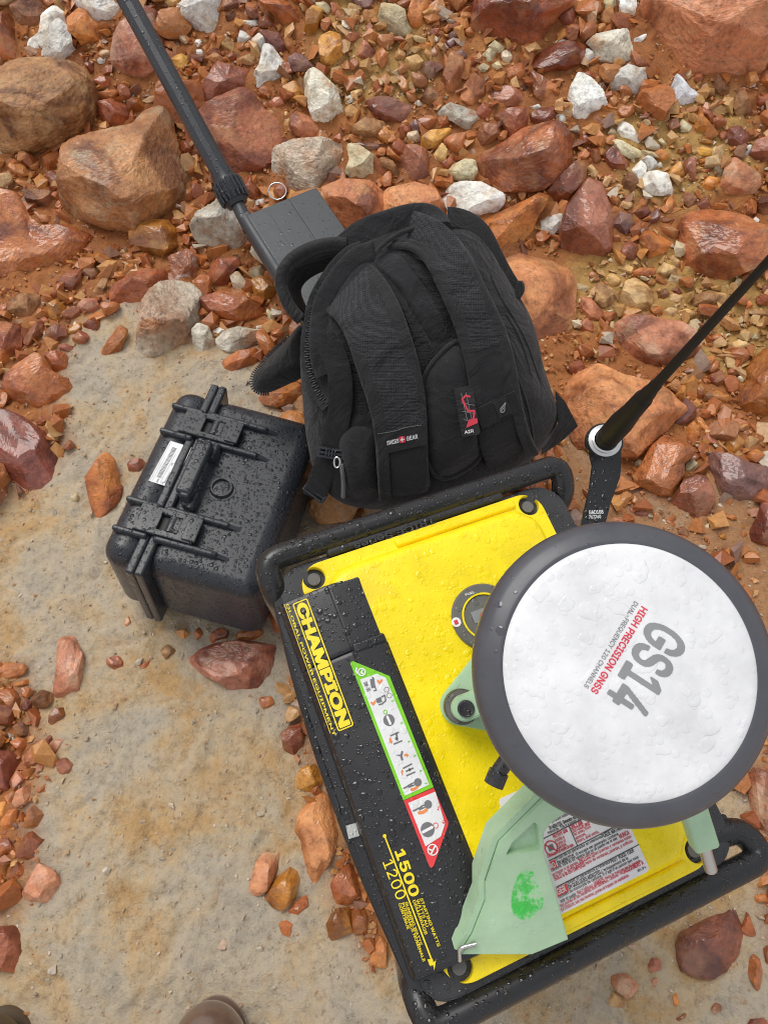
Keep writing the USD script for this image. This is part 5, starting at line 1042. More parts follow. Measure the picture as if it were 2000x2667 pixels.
# instruction label on the level strip
Fl = G.sub((1, 0, 0), c=(0, 0, .0197))
lab = gen.part('start_label', print_poly(Fl, [Z2(*k) for k in ((207, 262), (215, 246), (232, 242), (545, 370), (925, 1330), (665, 1445))], .0004), 'label_green', 30)
lab2 = gen.part('stop_label', print_poly(Fl, [Z2(666, 1449), Z2(926, 1336), Z3(886, 305), Z3(884, 335), Z3(760, 685), Z3(742, 700), Z3(724, 690), Z3(505, 130)], .0004), 'label_red', 30)
gen.part('white_field', print_poly(Fl, [Z2(*k) for k in ((290, 400), (435, 350), (512, 384), (888, 1308), (678, 1405))], .0004, .0004), 'label_white', 30, lab)
gen.part('white_field', print_poly(Fl, [Z3(*k) for k in ((540, 140), (775, 42), (858, 318), (822, 430), (690, 515))], .0004, .0004), 'label_white', 30, lab2)
def pic(zf, *shapes, z=.0008):
    out = []
    for kind, *a in shapes:
        if kind == 'p': g = sg.Polygon([Fl.px(*zf(*k), .0008)[:2] for k in a[0]]).buffer(0)
        elif kind == 'd': c = Fl.px(*zf(*a[0]), .0008)[:2]; g = disc(*c, a[1])
        elif kind == 'o': c = Fl.px(*zf(*a[0]), .0008)[:2]; g = disc(*c, a[1]).difference(disc(*c, a[1] - a[2]))
        else: g = sg.LineString([Fl.px(*zf(*k), .0008)[:2] for k in a[0]]).buffer(a[1])
        out.append(Fl(extrude(g, .0003, z)))
    return cat(*out)
arrow = lambda a, b, w=16: [('l', [a, b], .0009), ('p', [(b[0] - w, b[1] - 4), (b[0] + w, b[1] - 4), (b[0], b[1] + 16)])]
gen.part('pictograms', pic(Z2, ('p', [(375, 398), (412, 388), (424, 468), (388, 474)]), ('l', [(405, 390), (398, 380)], .0006), ('l', [(420, 462), (430, 492), (412, 496)], .0005),
    ('p', [(425, 568), (470, 548), (482, 592), (438, 604)]), ('l', [(478, 548), (505, 536), (512, 582), (480, 610), (455, 616)], .0006), ('o', (520, 487), .0023, .0004), ('o', (543, 537), .0023, .0004),
    ('d', (540, 750), .0049), ('l', [(555, 885), (622, 856)], .0006), ('l', [(585, 957), (650, 930)], .0006), ('l', [(605, 868), (612, 920)], .0008), ('d', (603, 910), .0011),
    ('p', [(595, 1052), (640, 1048), (648, 1015), (664, 1022), (655, 1058), (665, 1095), (648, 1100), (636, 1062)]), ('l', [(665, 1166), (735, 1130)], .0006), ('l', [(690, 1192), (748, 1166)], .0006), ('d', (718, 1180), .0012), ('l', [(695, 1230), (762, 1200)], .0006),
    ('d', (790, 1288), .0032), ('l', [(668, 1340), (705, 1322)], .0006), ('p', [(700, 1312), (735, 1296), (745, 1322), (712, 1338)]), ('l', [(735, 1300), (755, 1292)], .0005), ('l', [(742, 1318), (760, 1312)], .0005)), 'grey_ink', 30, lab)
gen.part('oil_grade', write(Fl, '5W-30', Z2(318, 428), Z2(352, 506), .0035, .0008), 'grey_ink', 30, lab)
gen.part('orange_arrows', pic(Z2, ('l', [(445, 412), (458, 430), (478, 405)], .0009), ('l', [(390, 600), (404, 614), (420, 588)], .0009), ('p', [(540, 905), (556, 900), (560, 930), (572, 930), (562, 956), (545, 940)]), ('p', [(668, 1048), (690, 1042), (688, 1032), (712, 1056), (694, 1072), (692, 1060), (672, 1062)]),
    ('p', [(648, 1228), (660, 1224), (658, 1198), (668, 1196), (652, 1176), (642, 1202), (650, 1202)]), ('l', [(735, 1352), (765, 1345), (785, 1325)], .0011)), 'orange_print', 30, lab)
gen.part('green_marks', cat(pic(Z2, ('o', (508, 680), .0019, .0007)), *[write(Fl, c, Z2(x - 16, y + 4), Z2(x - 11, y + 18), .0024, .0008) for c, x, y in (('2', 575, 575), ('3', 652, 768), ('4', 714, 928), ('5', 764, 1052), ('6', 816, 1182), ('7', 860, 1292))]), 'label_green', 30, lab)
gen.part('engine_mark', cat(pic(Z2, ('o', (305, 335), .0036, .0010), ('l', [(262, 300), (255, 325), (268, 345)], .0006), ('l', [(310, 320), (300, 340), (316, 348)], .0007))), 'white_print', 30, lab)
gen.part('switch_slot', pic(Z2, ('l', [(526, 722), (552, 782)], .0010), z=.0012), 'white_print', 30, lab)
gen.part('pictograms', pic(Z3, ('d', (712, 152), .0033), ('l', [(585, 208), (628, 188)], .0006), ('p', [(625, 182), (655, 164), (668, 190), (638, 206)]), ('l', [(655, 168), (676, 160)], .0005), ('l', [(665, 186), (682, 178)], .0005), ('d', (708, 370), .0057)), 'grey_ink', 30, lab2)
gen.part('orange_arrows', pic(Z3, ('l', [(635, 225), (665, 222), (698, 200)], .0012)), 'orange_print', 30, lab2)
gen.part('red_marks', cat(pic(Z3, ('o', (778, 335), .0022, .0005)), write(Fl, '1', Z3(788, 198), Z3(806, 204), .003, .0008), write(Fl, '2', Z3(832, 312), Z3(852, 322), .003, .0008)), 'label_red', 30, lab2)
gen.part('engine_mark', pic(Z3, ('o', (752, 545), .0044, .0009), ('l', [(735, 585), (772, 515)], .0006), ('l', [(720, 540), (745, 550)], .0006)), 'white_print', 30, lab2)
gen.part('switch_slot', pic(Z3, ('l', [(668, 392), (746, 350)], .0011), z=.0012), 'white_print', 30, lab2)
gen.part('silver_sticker', print_poly(Frame(G.R, G.pts((0, 0, -.0085))), [(900, 2152), (926, 2144), (936, 2178), (908, 2186)], .0008), 'sticker_silver', 30)
gen.part('yellow_oval', G(cat(extrude(affinity.rotate(affinity.scale(disc(-.1505, .0685, .0017), 1, 3.2), 4), .0014, -.0086))), 'yellow_print', 30)
# warning label on the tank
Fw = G.sub((1, 0, 0), c=(0, 0, .0163))
Z5 = lambda x, y: (1400 + x / 4.74, 2050 + y / 4.74)
wq = [Fw.px(*Z5(1380, 1010))[:2], Fw.px(*Z5(1140, 500))[:2], Fw.px(*Z5(315, 1590))[:2]]
wy0, wx1 = (wq[0][1] + wq[2][1]) / 2, wq[0][0]
wl = gen.part('warning_label', Fw(extrude(rrect(wx1 - .098, wy0, wx1, wy0 + .098, .004), .0004)), 'warning_white', 30)
lines = []
def ln(text, col, a, b, h=.0030, bold=False): lines.append((col, write(Fw, text, Z5(*a), Z5(*b), h, .0005, .0003, bold)))
K, Rr = 'dark_print', 'red_print'
ln('generator indoors CAN KILL YOU', K, (180, 455), (600, 262), .0032); ln('IN MINUTES. Generator exhaust contains', K, (150, 535), (640, 322), .0030, True); ln('monoxide. This is a poison you cannot see', K, (135, 595), (700, 345), .003)
ln('NEVER use', Rr, (200, 640), (375, 555), .0036, True); ln('inside a', Rr, (222, 690), (335, 635)); ln('home or', Rr, (240, 735), (355, 680)); ln('garage,', Rr, (262, 785), (370, 735)); ln('EVEN IF doors and windows are open.', Rr, (135, 892), (455, 740), .0034)
ln('ONLY use', Rr, (415, 530), (560, 455), .0036, True); ln('OUTSIDE and', Rr, (435, 575), (648, 470), .0036, True); ln('far away from', Rr, (455, 620), (665, 515)); ln('windows,', Rr, (475, 665), (605, 600)); ln('doors, and vents.', Rr, (495, 705), (765, 575))
ln('El uso de un generador en interiores', K, (232, 922), (800, 640), .003); ln('PUEDE MATARLO', K, (805, 640), (1075, 510), .0036, True)
ln('EN MINUTOS.', K, (258, 975), (470, 870), .0034, True); ln('El escape del generador contiene', K, (485, 862), (1005, 605), .003)
ln('carbono. Este es un veneno que no se puede ver ni oler.', K, (180, 1060), (1000, 655), .003); ln('NUNCA', Rr, (1020, 645), (1140, 585), .0036, True)
ln('un hogar ni el garaje,', Rr, (195, 1115), (510, 955), .003); ln('INCLUSO SI', Rr, (520, 950), (710, 860), .0036, True); ln('las puertas y ventanas estan', Rr, (715, 855), (1165, 635), .003)
ln('SOLO a la INTEMPERIE', Rr, (215, 1165), (595, 980), .0036, True); ln('lejos de ventanas, puertas, y orificios', Rr, (605, 972), (1185, 690), .003)
ln("Utiliser un generatrice a l'interieur", K, (365, 1225), (905, 950), .003); ln('PEUT VOUS TUER', K, (912, 948), (1195, 805), .0036, True)
ln('EN QUELQUES MINUTES.', K, (390, 1275), (795, 1075), .0036, True); ln("L'echappement de la", K, (800, 1070), (1125, 905), .003)
ln("contient du monoxyde de carbone. Il s'agit d'un poison que vous", K, (270, 1392), (1255, 890), .003); ln('voir ni sentir.', K, (290, 1440), (490, 1345), .003); ln("Ne l'utilisez", Rr, (500, 1335), (690, 1240), .003); ln('JAMAIS', Rr, (700, 1235), (830, 1170), .0036, True); ln('dans la maison ou le garage', Rr, (840, 1160), (1280, 935), .003)
ln('les portes et les fenetres sont ouvertes. Utilisez-le', Rr, (295, 1500), (1055, 1085), .003); ln('UNIQUEMENT A', Rr, (1060, 1085), (1315, 960), .0036, True)
ln("EXTERIEUR, loin des fenetres, portes et trappes de ventilation.", Rr, (305, 1552), (1140, 1115), .003)
ln('183-L-SP-A', K, (1240, 1055), (1340, 1005), .0018)
gen.part('warning_text', cat(*[m for c, m in lines if c == K]), K, 30, wl); gen.part('warning_text', cat(*[m for c, m in lines if c == Rr]), Rr, 30, wl)
gen.part('rules', Fw(cat(*[extrude(sg.LineString([Fw.px(*Z5(*a))[:2], Fw.px(*Z5(*b))[:2]]).buffer(.00035), .0003, .0005) for a, b in (((60, 645), (560, 395)), ((140, 915), (945, 495)), ((230, 1240), (1245, 715)), ((385, 490), (488, 725)))])), 'dark_print', 30, wl)
tags = [print_poly(Fw, [Z5(*k) for k in q], .0003, .0005) for q in (((150, 930), (215, 900), (240, 995), (165, 1030)), ((228, 1255), (355, 1198), (385, 1285), (252, 1362)), ((235, 370), (260, 300), (340, 290), (350, 320)))]
gen.part('danger_tags', cat(*tags), 'label_red', 30, wl)
gen.part('tag_letters', cat(write(Fw, 'RO', Z5(166, 1018), Z5(226, 990), .0042, .0009), write(Fw, 'GER', Z5(252, 1340), Z5(358, 1288), .0048, .0009)), 'white_print', 30, wl)
hx, hy = Fw.px(*Z5(165, 755))[:2]
gen.part('no_indoor_sign', Fw(cat(extrude(disc(hx, hy, .0058).difference(disc(hx, hy, .0049)), .0003, .0006), extrude(sg.LineString([(hx - .004, hy + .004), (hx + .004, hy - .004)]).buffer(.0005), .0003, .0006))), 'red_print', 30, wl)
gen.part('engine_sign', Fw(extrude(sg.box(hx - .0025, hy - .002, hx + .0025, hy + .0025), .0002, .0005)), 'grey_ink', 30, wl)
# raised lettering on the far edge of the tray, upside down from here
Fe = G.sub((-1, 0, 0), c=(.017, .1905, -.0008))
gen.part('raised_lettering', Fe(text_fit('TRICE Series', .085, .006, .0008, True)), 'black_plastic', 30)

# ================================================================== the receiver, its tribrach, hook and radio antenna
NA = np.array([.00802, -.21526, .97652]); NA /= np.linalg.norm(NA); CA = np.array([.1516, .1040, .6842])
A = frame_to(NA, CA)
rec = Thing('satellite_receiver', 'round white-topped satellite receiver with a dark grey rim', 'receiver', CA - NA * .09)
rec.part('rim', A(lathe([(.070, .006), (.0795, .0075), (.0815, .0072), (.0880, .0050), (.0930, .0015), (.0950, -.004), (.0955, -.009), (.0950, -.013), (.0935, -.014), (.080, -.0145)], 128)), 'dark_grey_rim', 40)
rec.part('rim_wall', A(lathe([(.080, -.0145), (.0936, -.0145), (.0936, -.016), (.0946, -.017), (.0941, -.024), (.0915, -.028), (.070, -.030)], 128)), 'black_panel', 40)
rec.part('lower_housing', A(lathe([(0, -.088), (.036, -.088), (.05, -.084), (.068, -.066), (.080, -.044), (.0885, -.029), (.0885, -.02), (0, -.02)], 96)), 'black_plastic', 35)
cs = [(0, .0135)] + [(r, .0135 - .0048 * (r / .08) ** 2.4) for r in np.linspace(.01, .074, 10)] + [(.0775, .0083), (.0792, .0066), (.0795, .004)]
dm = rec.part('dome', A(lathe(cs, 128)), 'white_dome', 60)
Z8 = lambda x, y: (1450 + x / 4.1475, 1500 + y / 4.1475)
def dome_text(text, a, b, h, bold=True, weight=0.0):
    f = A.sub((1, 0, 0)); p, q = A.px(*Z8(*a), .013), A.px(*Z8(*b), .013); d = q - p; L = np.hypot(d[0], d[1])
    v, t = text_fit(text, L, h, .0005, bold, 0, weight); ux = d[:2] / L; uy = np.array([-ux[1], ux[0]])
    X = p[:2] + v[:, :1] * ux + v[:, 1:2] * uy; r = np.hypot(X[:, 0], X[:, 1])
    return A((np.c_[X, .0135 - .0048 * (r / .08) ** 2.4 + v[:, 2] - .0001], t))
rec.part('model_lettering', dome_text('GS14', (1015, 440), (512, 1300), .0275, True, .012), 'pale_grey_print', 30, dm)
rec.part('red_lettering', dome_text('HIGH PRECISION GNSS', (915, 322), (360, 1240), .0046), 'red_print', 30, dm)
rec.part('small_lettering', dome_text('DUAL-FREQUENCY 120 CHANNELS', (835, 268), (285, 1190), .0032, False), 'pale_grey_print', 30, dm)
knob_c = A.px(1308, 2000, -.07)
rec.part('side_knob', A(cat(tube([(knob_c[0] + .022, knob_c[1] + .02, -.068), (knob_c[0] + .004, knob_c[1] + .006, -.070), (knob_c[0] - .006, knob_c[1] - .008, -.072)], [.0058, .0058, .0058], 14), tube([(knob_c[0] - .002, knob_c[1] - .003, -.072), (knob_c[0] - .006, knob_c[1] - .012, -.073)], .0072, 12))), 'black_plastic', 30)
TB = Frame(A.R, CA - NA * .205)
lob = TB.px(1213, 1846, .062)[:2]; lob_r = np.hypot(*lob); lob_a = math.atan2(lob[1], lob[0])
tb = Thing('tribrach', 'pale green levelling base under the receiver with a black foot screw', 'tribrach', CA - NA * .205)
LOBES = [(lob_r * math.cos(lob_a + k * 2.0944), lob_r * math.sin(lob_a + k * 2.0944)) for k in range(3)]
top_poly = ops.unary_union([sg.MultiPoint([LOBES[k], LOBES[(k + 1) % 3]]).convex_hull.buffer(.012) for k in range(3)] + [disc(*p, .0105) for p in LOBES] + [sg.Polygon(LOBES)])
top_poly = top_poly.buffer(.01).buffer(-.02).buffer(.01)
arms = ops.unary_union([sg.LineString([(0, 0), p]).buffer(.0105) for p in LOBES] + [disc(0, 0, .045)]).buffer(.02).buffer(-.02)
tb.part('top_plate', TB(cat(extrude(arms, .018, .044, .004), lathe([(0, .06), (.034, .06), (.034, .075), (.030, .078), (0, .078)], 48))), 'pale_green', 40)
tb.part('carrier', TB(cat(lathe([(0, .078), (.026, .078), (.026, .105), (.020, .108), (.020, .122), (0, .122)], 40), rbox(.075, .05, .03, .006, (0, 0, .092)))), 'grey_plastic', 35)
base_poly = ops.unary_union([disc(*p, .0165) for p in LOBES] + [disc(0, 0, .044)]).convex_hull
tb.part('base_plate', TB(extrude(base_poly, .012, 0.006, .003)), 'pale_green', 40)
for p in LOBES:
    fs = tb.part('foot_screw', TB(cat(*[tube([(p[0] + .0002 * math.cos(a), p[1], .020), (p[0], p[1], .036)], .0140, 40) for a in (0,)], tube([(*p, .012), (*p, .05)], .006, 14))), 'grey_plastic', 35)
    ph = np.linspace(0, 2 * np.pi, 56, endpoint=False)
    tb.part('grip_ribs', TB(cat(*[rbox(.0012, .0012, .016, .0005, (p[0] + .0142 * math.cos(a), p[1] + .0142 * math.sin(a), .028)) for a in ph])), 'knurled_brown', 30, fs)
    cap = lathe([(0, 0), (.0068, 0), (.0068, .0025), (.0056, .0035), (.0046, .0030), (0, .0032)], 32)
    tb.part('screw_cap', TB((cap[0] + np.array([p[0], p[1], .0615]), cap[1])), 'black_plastic', 35, fs)

# pale green height hook leaning against the generator top
Z6 = lambda x, y: (1000 + x / 1.659, 1750 + y / 1.659)
p1, p2, p3 = (G.pts(np.r_[G.px(*Z6(*k), h)[:2], h]) for k, h in (((340, 1220), .026), ((795, 1160), .030), ((760, 560), .095)))
hz = np.cross(p2 - p1, p3 - p1); hz *= np.sign(hz[2]); HK = frame_to(hz, p1, p2 - p1)
hk = Thing('height_hook', 'pale green measuring hook with bright green paint under the receiver', 'measuring hook', p1)
out_px = [(700, 540), (800, 600), (720, 660), (692, 700), (690, 775), (797, 1160), (640, 1225), (335, 1225), (385, 1140), (440, 1000), (440, 920), (500, 740), (590, 650)]
hp = sg.Polygon([HK.px(*Z6(*k))[:2] for k in out_px]).buffer(0)
tri_ = sg.Polygon([HK.px(*Z6(*k))[:2] for k in ((528, 795), (556, 742), (650, 655), (662, 662), (666, 700), (674, 768))]).buffer(-.001).buffer(.001)
hook_path = hk.part('plate', HK(extrude(hp.difference(tri_), .006, -.006, .0012)), 'pale_green', 30)
hk.part('recess_floor', HK(extrude(tri_.buffer(.002), .004, -.0098)), 'pale_green', 30, hook_path)
lft = [(335, 1222), (385, 1140), (440, 1000), (440, 915), (500, 740), (590, 650), (700, 540)]
edge = np.array([HK.px(*Z6(*k))[:2] for k in lft])
hk.part('side_wall', HK(extrude(sg.LineString(edge + np.array([-.0026, .0012])).buffer(.0026, cap_style=2, join_style=2), .020, -.0225, .001)), 'pale_green', 30, hook_path)
smear = sg.Polygon(spline(np.array([HK.px(*Z6(*k))[:2] for k in ((600, 865), (560, 930), (550, 1010), (575, 1062), (640, 1062), (680, 1020), (685, 965), (655, 900), (635, 860), (600, 865))]), 60, closed=True)).buffer(0)
hk.part('paint_splash', HK(extrude(smear, .0003, .0002)), 'paint_smudge', 30, hook_path)
wp = [HK.pts(np.r_[HK.px(*Z6(*k))[:2], .002]) for k in ((395, 1168), (322, 1188), (325, 1242))]
hk.part('wire_hook', tube(corner_path(wp, .004), .0016, 10), 'metal', 60)
pk = [G.pts(np.r_[G.px(*k, h)[:2], h]) for k, h in (((1800, 2095), .07), ((1822, 2165), .062), ((1852, 2268), .045))]
hk.part('peg_block', (lambda f: f(rbox(.020, .018, .05, .003, (0, 0, .0), True)))(frame_to(pk[1] - pk[0], (pk[0] + pk[1]) / 2)), 'pale_green', 40)
hk.part('metal_peg', tube([pk[1], pk[2], pk[2] + (pk[2] - pk[1]) * .04], [.0050, .0050, .0036], 16), 'dull_metal', 50)

# radio antenna on its arm
Z9 = lambda x, y: (1500 + x / 3.318, 1000 + y / 3.318)
AR = Frame(A.R, CA - NA * .078)
an = Thing('radio_antenna', 'black whip antenna standing on a flat black arm beside the receiver', 'antenna', AR.c)
lf = [AR.px(*Z9(*k))[:2] for k in ((103, 480), (120, 590), (145, 700), (120, 900), (75, 1090), (40, 1230))]; rt = [AR.px(*Z9(*k))[:2] for k in ((250, 1230), (305, 1020), (385, 800), (395, 650), (392, 500))]
ec = AR.px(*Z9(248, 492))[:2]; er = .0146
arm_poly = sg.Polygon(lf + [(-.011, -.0), (.011, 0)] + rt).buffer(0).union(disc(*ec, er)).buffer(.002).buffer(-.002)
arm_p = an.part('arm', AR(extrude(arm_poly, .004, -.004, .0008)), 'arm_black', 40)
an.part('arm_lettering', cat(write(AR, 'GAD108', Z9(112, 1128), Z9(236, 1122), .0031, .0002), write(AR, '767760', Z9(112, 1166), Z9(216, 1162), .0028, .0002)), 'white_print', 30, arm_p)
wb = AR.pts((*ec, .003)); wt_ = on_plane(1999, 681, CA + NA * .16, NA); wd = wt_ - wb; wlen = np.linalg.norm(wd); WF = frame_to(wd, wb)
an.part('connector', AR((lambda m: (m[0] + np.array([ec[0], ec[1], 0]), m[1]))(lathe([(0, 0), (.0128, 0), (.0128, .0012), (.0105, .0016), (.0105, .0038), (.0092, .0044), (.0092, .0005), (0, .0005)], 48))), 'metal', 35)
an.part('washer', AR((lambda m: (m[0] + np.array([ec[0], ec[1], 0]), m[1]))(lathe([(.0070, .0004), (.0078, .0004), (.0078, .0055), (.0070, .0055), (.0070, .0004)], 40))), 'metal', 35)
an.part('whip', WF(lathe([(0, .0), (.0088, .0), (.0088, .010), (.0082, .011), (.0088, .012), (.0088, .035), (.0070, .055), (.0064, .078), (.0054, .080), (.0050, .088), (.0041, .094), (.0041, .100), (.0034, .102), (.0022, wlen), (.0018, wlen + .12), (0, wlen + .121)], 28)), 'whip_black', 40)

# ================================================================== the black case
import itertools
CR = np.array([[.962, .24, .10], [-.25, .962, .085], [-.078, -.105, .992]]); q_, r_ = np.linalg.qr(CR); CR = q_ * np.sign(np.diag(r_))
CS = Frame(CR, EYE + 1.03 * (np.array([-.236, .472, .199]) - EYE))
CW, CH, CD = .230, .318, .172                                                   # across (lid to base), along, depth
cz = CS.c - CS.R[:, 2] * CD; lid_x = -CW / 2 + .060
case = Thing('equipment_case', 'wet black hard plastic equipment case standing on the sand', 'case', [cz[0], cz[1], 0])
def CX(px, py, h=0.0): return CS.px(px, py, h)
b0 = rbox(CW - .060 - .003, CH - .014, CD, .026, (lid_x + .0015 + (CW - .063) / 2, 0, -CD / 2), True)
l0 = rbox(.058, CH - .014, CD, .026, (-CW / 2 + .029, 0, -CD / 2), True)
base_p = case.part('base_shell', CS(b0), 'black_case', 40); lid_p = case.part('lid', CS(l0), 'black_case', 40)
rim = rbox(.0125, CH + .016, CD + .004, .0035, (0, 0, -CD / 2 + .001), True)
case.part('rim', CS((rim[0] + [lid_x + .0066, 0, 0], rim[1])), 'black_case_smooth', 40, base_p); case.part('rim', CS((rim[0] + [lid_x - .0063, 0, 0], rim[1])), 'black_case_smooth', 40, lid_p)
for y in (.060, .108, -.062, -.110):
    case.part('rib', CS(cat(rbox(.092, .0085, .012, .0035, (lid_x + .052, y, .003), True), hull([(lid_x + .09, y - .003, .007), (lid_x + .09, y + .003, .007), (lid_x + .128, y - .003, -.004), (lid_x + .128, y + .003, -.004), (lid_x + .09, y - .003, -.01), (lid_x + .09, y + .003, -.01)]))), 'black_case_smooth', 35, base_p)
    case.part('rib', CS(rbox(.050, .0085, .012, .0035, (lid_x - .028, y, .0025), True)), 'black_case_smooth', 35, lid_p)
for y in (.084, -.086):
    la = case.part('latch', CS(extrude(rrect(lid_x - .026, y - .0205, lid_x + .060, y + .0205, .002).difference(sg.box(lid_x + .006, y - .0125, lid_x + .036, y + .0125)), .006, .006, .0012)), 'black_case_smooth', 35)
    case.part('hinge_drum', CS(cat(tube([(lid_x + .024, y - .012, .006), (lid_x + .024, y + .012, .006)], .0075, 24), rbox(.010, .024, .004, .0015, (lid_x + .032, y, .010)))), 'black_case_smooth', 35, la)
    case.part('latch_seat', CS(rbox(.030, .025, .004, .001, (lid_x + .021, y, .002))), 'dark_engine', 30, la)
    case.part('latch_step', CS(rbox(.020, .037, .005, .0015, (lid_x + .054, y, .0125))), 'black_case_smooth', 35, la)
ha = case.part('handle', CS(cat(rbox(.024, .088, .013, .005, (lid_x + .026, 0, .027), True), *[rbox(.016, .011, .032, .004, (lid_x + .028, s * .043, .014), True) for s in (-1, 1)])), 'black_case_smooth', 40)
for s in (-1, 1):
    case.part('handle_mount', CS(cat(rbox(.022, .020, .014, .004, (lid_x + .034, s * .043, .005), True), tube([(lid_x + .038, s * .056, .010), (lid_x + .038, s * .030, .010)], .006, 14))), 'black_case_smooth', 35, ha)
vx, vy = .010 + lid_x + .052, .0
case.part('purge_valve', CS((lambda m: (m[0] + np.array([lid_x + .066, -.006, 0]), m[1]))(lathe([(0, .002), (.006, .0022), (.0125, .0016), (.0132, .0060), (.0155, .0060), (.0168, .0035), (.0172, .001), (.0205, .0010), (.021, -.002)], 48))), 'black_case_smooth', 40)
stk = [(493, 1149), (499, 1170), (443, 1276), (386, 1252), (445, 1148)]
Fk = CS.sub((1, 0, 0), c=(0, 0, .0001)); sq = [Fk.px(*k)[:2] for k in ((444, 1148), (498, 1169), (443, 1275), (387, 1252))]
FK = Fk.sub((sq[3][0] * -1 + sq[0][0], sq[0][1] - sq[3][1], 0), c=(sq[3][0], sq[3][1], 0)); SL, SH = np.hypot(*(sq[0] - sq[3])), np.hypot(*(sq[2] - sq[3]))
sgn = -1.0                                                                       # the sticker's second line lies towards the handle
st = case.part('serial_sticker', FK(extrude(sg.box(0, -SH, SL, 0), .0004)), 'label_white', 30)
bars, xx = [], .13 * SL; rb = np.random.default_rng(3)
while xx < .86 * SL:
    w_ = rb.uniform(.0005, .0017); bars.append(sg.box(xx, -.42 * SH, xx + w_, -.22 * SH)); xx += w_ + rb.uniform(.0006, .0013)
xx = .06 * SL
while xx < .32 * SL: w_ = rb.uniform(.0005, .0013); bars.append(sg.box(xx, -.74 * SH, xx + w_, -.62 * SH)); xx += w_ + rb.uniform(.0006, .0012)
xx = .52 * SL
while xx < .86 * SL: w_ = rb.uniform(.0005, .0013); bars.append(sg.box(xx, -.74 * SH, xx + w_, -.62 * SH)); xx += w_ + rb.uniform(.0006, .0012)
case.part('barcode', FK(cat(*[extrude(b, .0003, .0004) for b in bars])), 'grey_ink', 30, st)
def stick(text, x, y, L, h): return FK.sub((1, 0, 0), c=(x * SL, -y * SH, .0004))(text_fit(text, L * SL, h, .0003, True))
case.part('sticker_text', cat(stick('S/N:', .02, .40, .09, .0032), stick('GPD', .47, .60, .06, .0024), stick('P/N', .02, .62, .05, .002), FK(extrude(sg.box(0, -.06 * SH, SL, -.045 * SH), .0002, .0004)), *[FK(extrude(sg.box(.03 * SL, -k * SH - .0004, e * SL, -k * SH), .0002, .0004)) for k, e in ((.14, .6), (.48, .75), (.8, .95), (.86, .9), (.93, .97))]), 'grey_ink', 30, st)

# ================================================================== the carbon pole and the grey instrument box
zi = .135
IA, IB, ID = at(632, 562, zi), at(820, 477, zi), at(733, 722, zi); iy = IA - ID; iy /= np.linalg.norm(iy); ix = IB - IA; ix -= iy * (ix @ iy); IW = np.linalg.norm(ix); ix /= IW
IF = Frame(np.stack([ix, iy, np.cross(ix, iy)], 1), IA); IL = .30
box_ = Thing('instrument_box', 'matte grey instrument box sticking out of the backpack', 'instrument', IA - np.array([0, 0, .07]))
sec = rrect(0, -.066, IW, 0, .010)
def prism_y(poly, y0, y1):
    v, f = extrude(poly, y1 - y0); return np.stack([v[:, 0], y1 - v[:, 2], v[:, 1]], 1), f[:, ::-1]
bp = box_.part('housing', IF(cat(prism_y(sec.buffer(-.0015), -IL, 0), prism_y(sec, -IL + .002, -.002))), 'instrument_grey', 40)
box_.part('side_rail', IF(cat(tube([(.004, -IL, -.012), (.004, 0, -.012)], .0125, 20))), 'instrument_grey', 40, bp)
box_.part('battery_cover', IF(cat(rbox(IW * .38, .150, .003, .0014, (IW * .79, -.078, .0), True))), 'instrument_grey', 40, bp)
box_.part('seam', IF(rbox(.0012, IL - .01, .0008, .0003, (IW * .30, -IL / 2, .0002))), 'dark_print', 30, bp)
box_.part('top_end', IF(cat(rbox(.024, .016, .026, .006, (.006, .006, -.016), True))), 'instrument_grey', 40, bp)
rc = at(722, 497, .135); box_.part('key_ring', tube([rc + .016 * (math.cos(a) * RIGHT + math.sin(a) * np.array([0, .8, .45])) for a in np.linspace(0, 2 * np.pi, 40, endpoint=False)], .0014, 8, closed=True), 'metal', 60)
Q0, Q1, Q2 = at(652, 592, .118), at(600, 490, .125), None
def depth_pt(px, py, dep): d = ray(px, py); return EYE + d * dep
dq = (Q1 - EYE) @ FWD
P0, P1 = depth_pt(640, 575, dq - .01), depth_pt(613, 520, dq); P2, P3 = depth_pt(583, 462, dq - .005), depth_pt(300, -60, dq - .02)
pole = Thing('carbon_pole', 'black carbon fibre survey pole lying across the stones', 'survey pole', P0 - [0, 0, .1])
pole.part('tube', tube([P2 + (P1 - P2) * .3, P2, (P2 * .5 + P3 * .5), P3, P3 + (P3 - P2) * .9], .0188, 12), 'carbon_fibre', 20)
pole.part('inner_tube', tube([P0 + (P0 - P1) * .4, P1], .0125, 18), 'instrument_grey', 40)
kd = P2 - P1; kl = np.linalg.norm(kd); KF = frame_to(kd, P1)
cl_ = pole.part('clamp', KF(lathe([(0, -.01), (.019, -.01), (.021, -.004), (.0235, .004), (.0255, .012), (.0255, .032), (.0235, .036), (.022, .042), (.0205, .055), (0, .055)], 48)), 'black_case_smooth', 35)
pole.part('grip_ribs', KF(cat(*[tube([(.0250 * math.cos(a), .0250 * math.sin(a), -.002), (.0262 * math.cos(a), .0262 * math.sin(a), .006), (.0262 * math.cos(a), .0262 * math.sin(a), .030), (.024 * math.cos(a), .024 * math.sin(a), .036)], .0028, 8) for a in np.linspace(0, 2 * np.pi, 18, endpoint=False)])), 'black_case_smooth', 40, cl_)

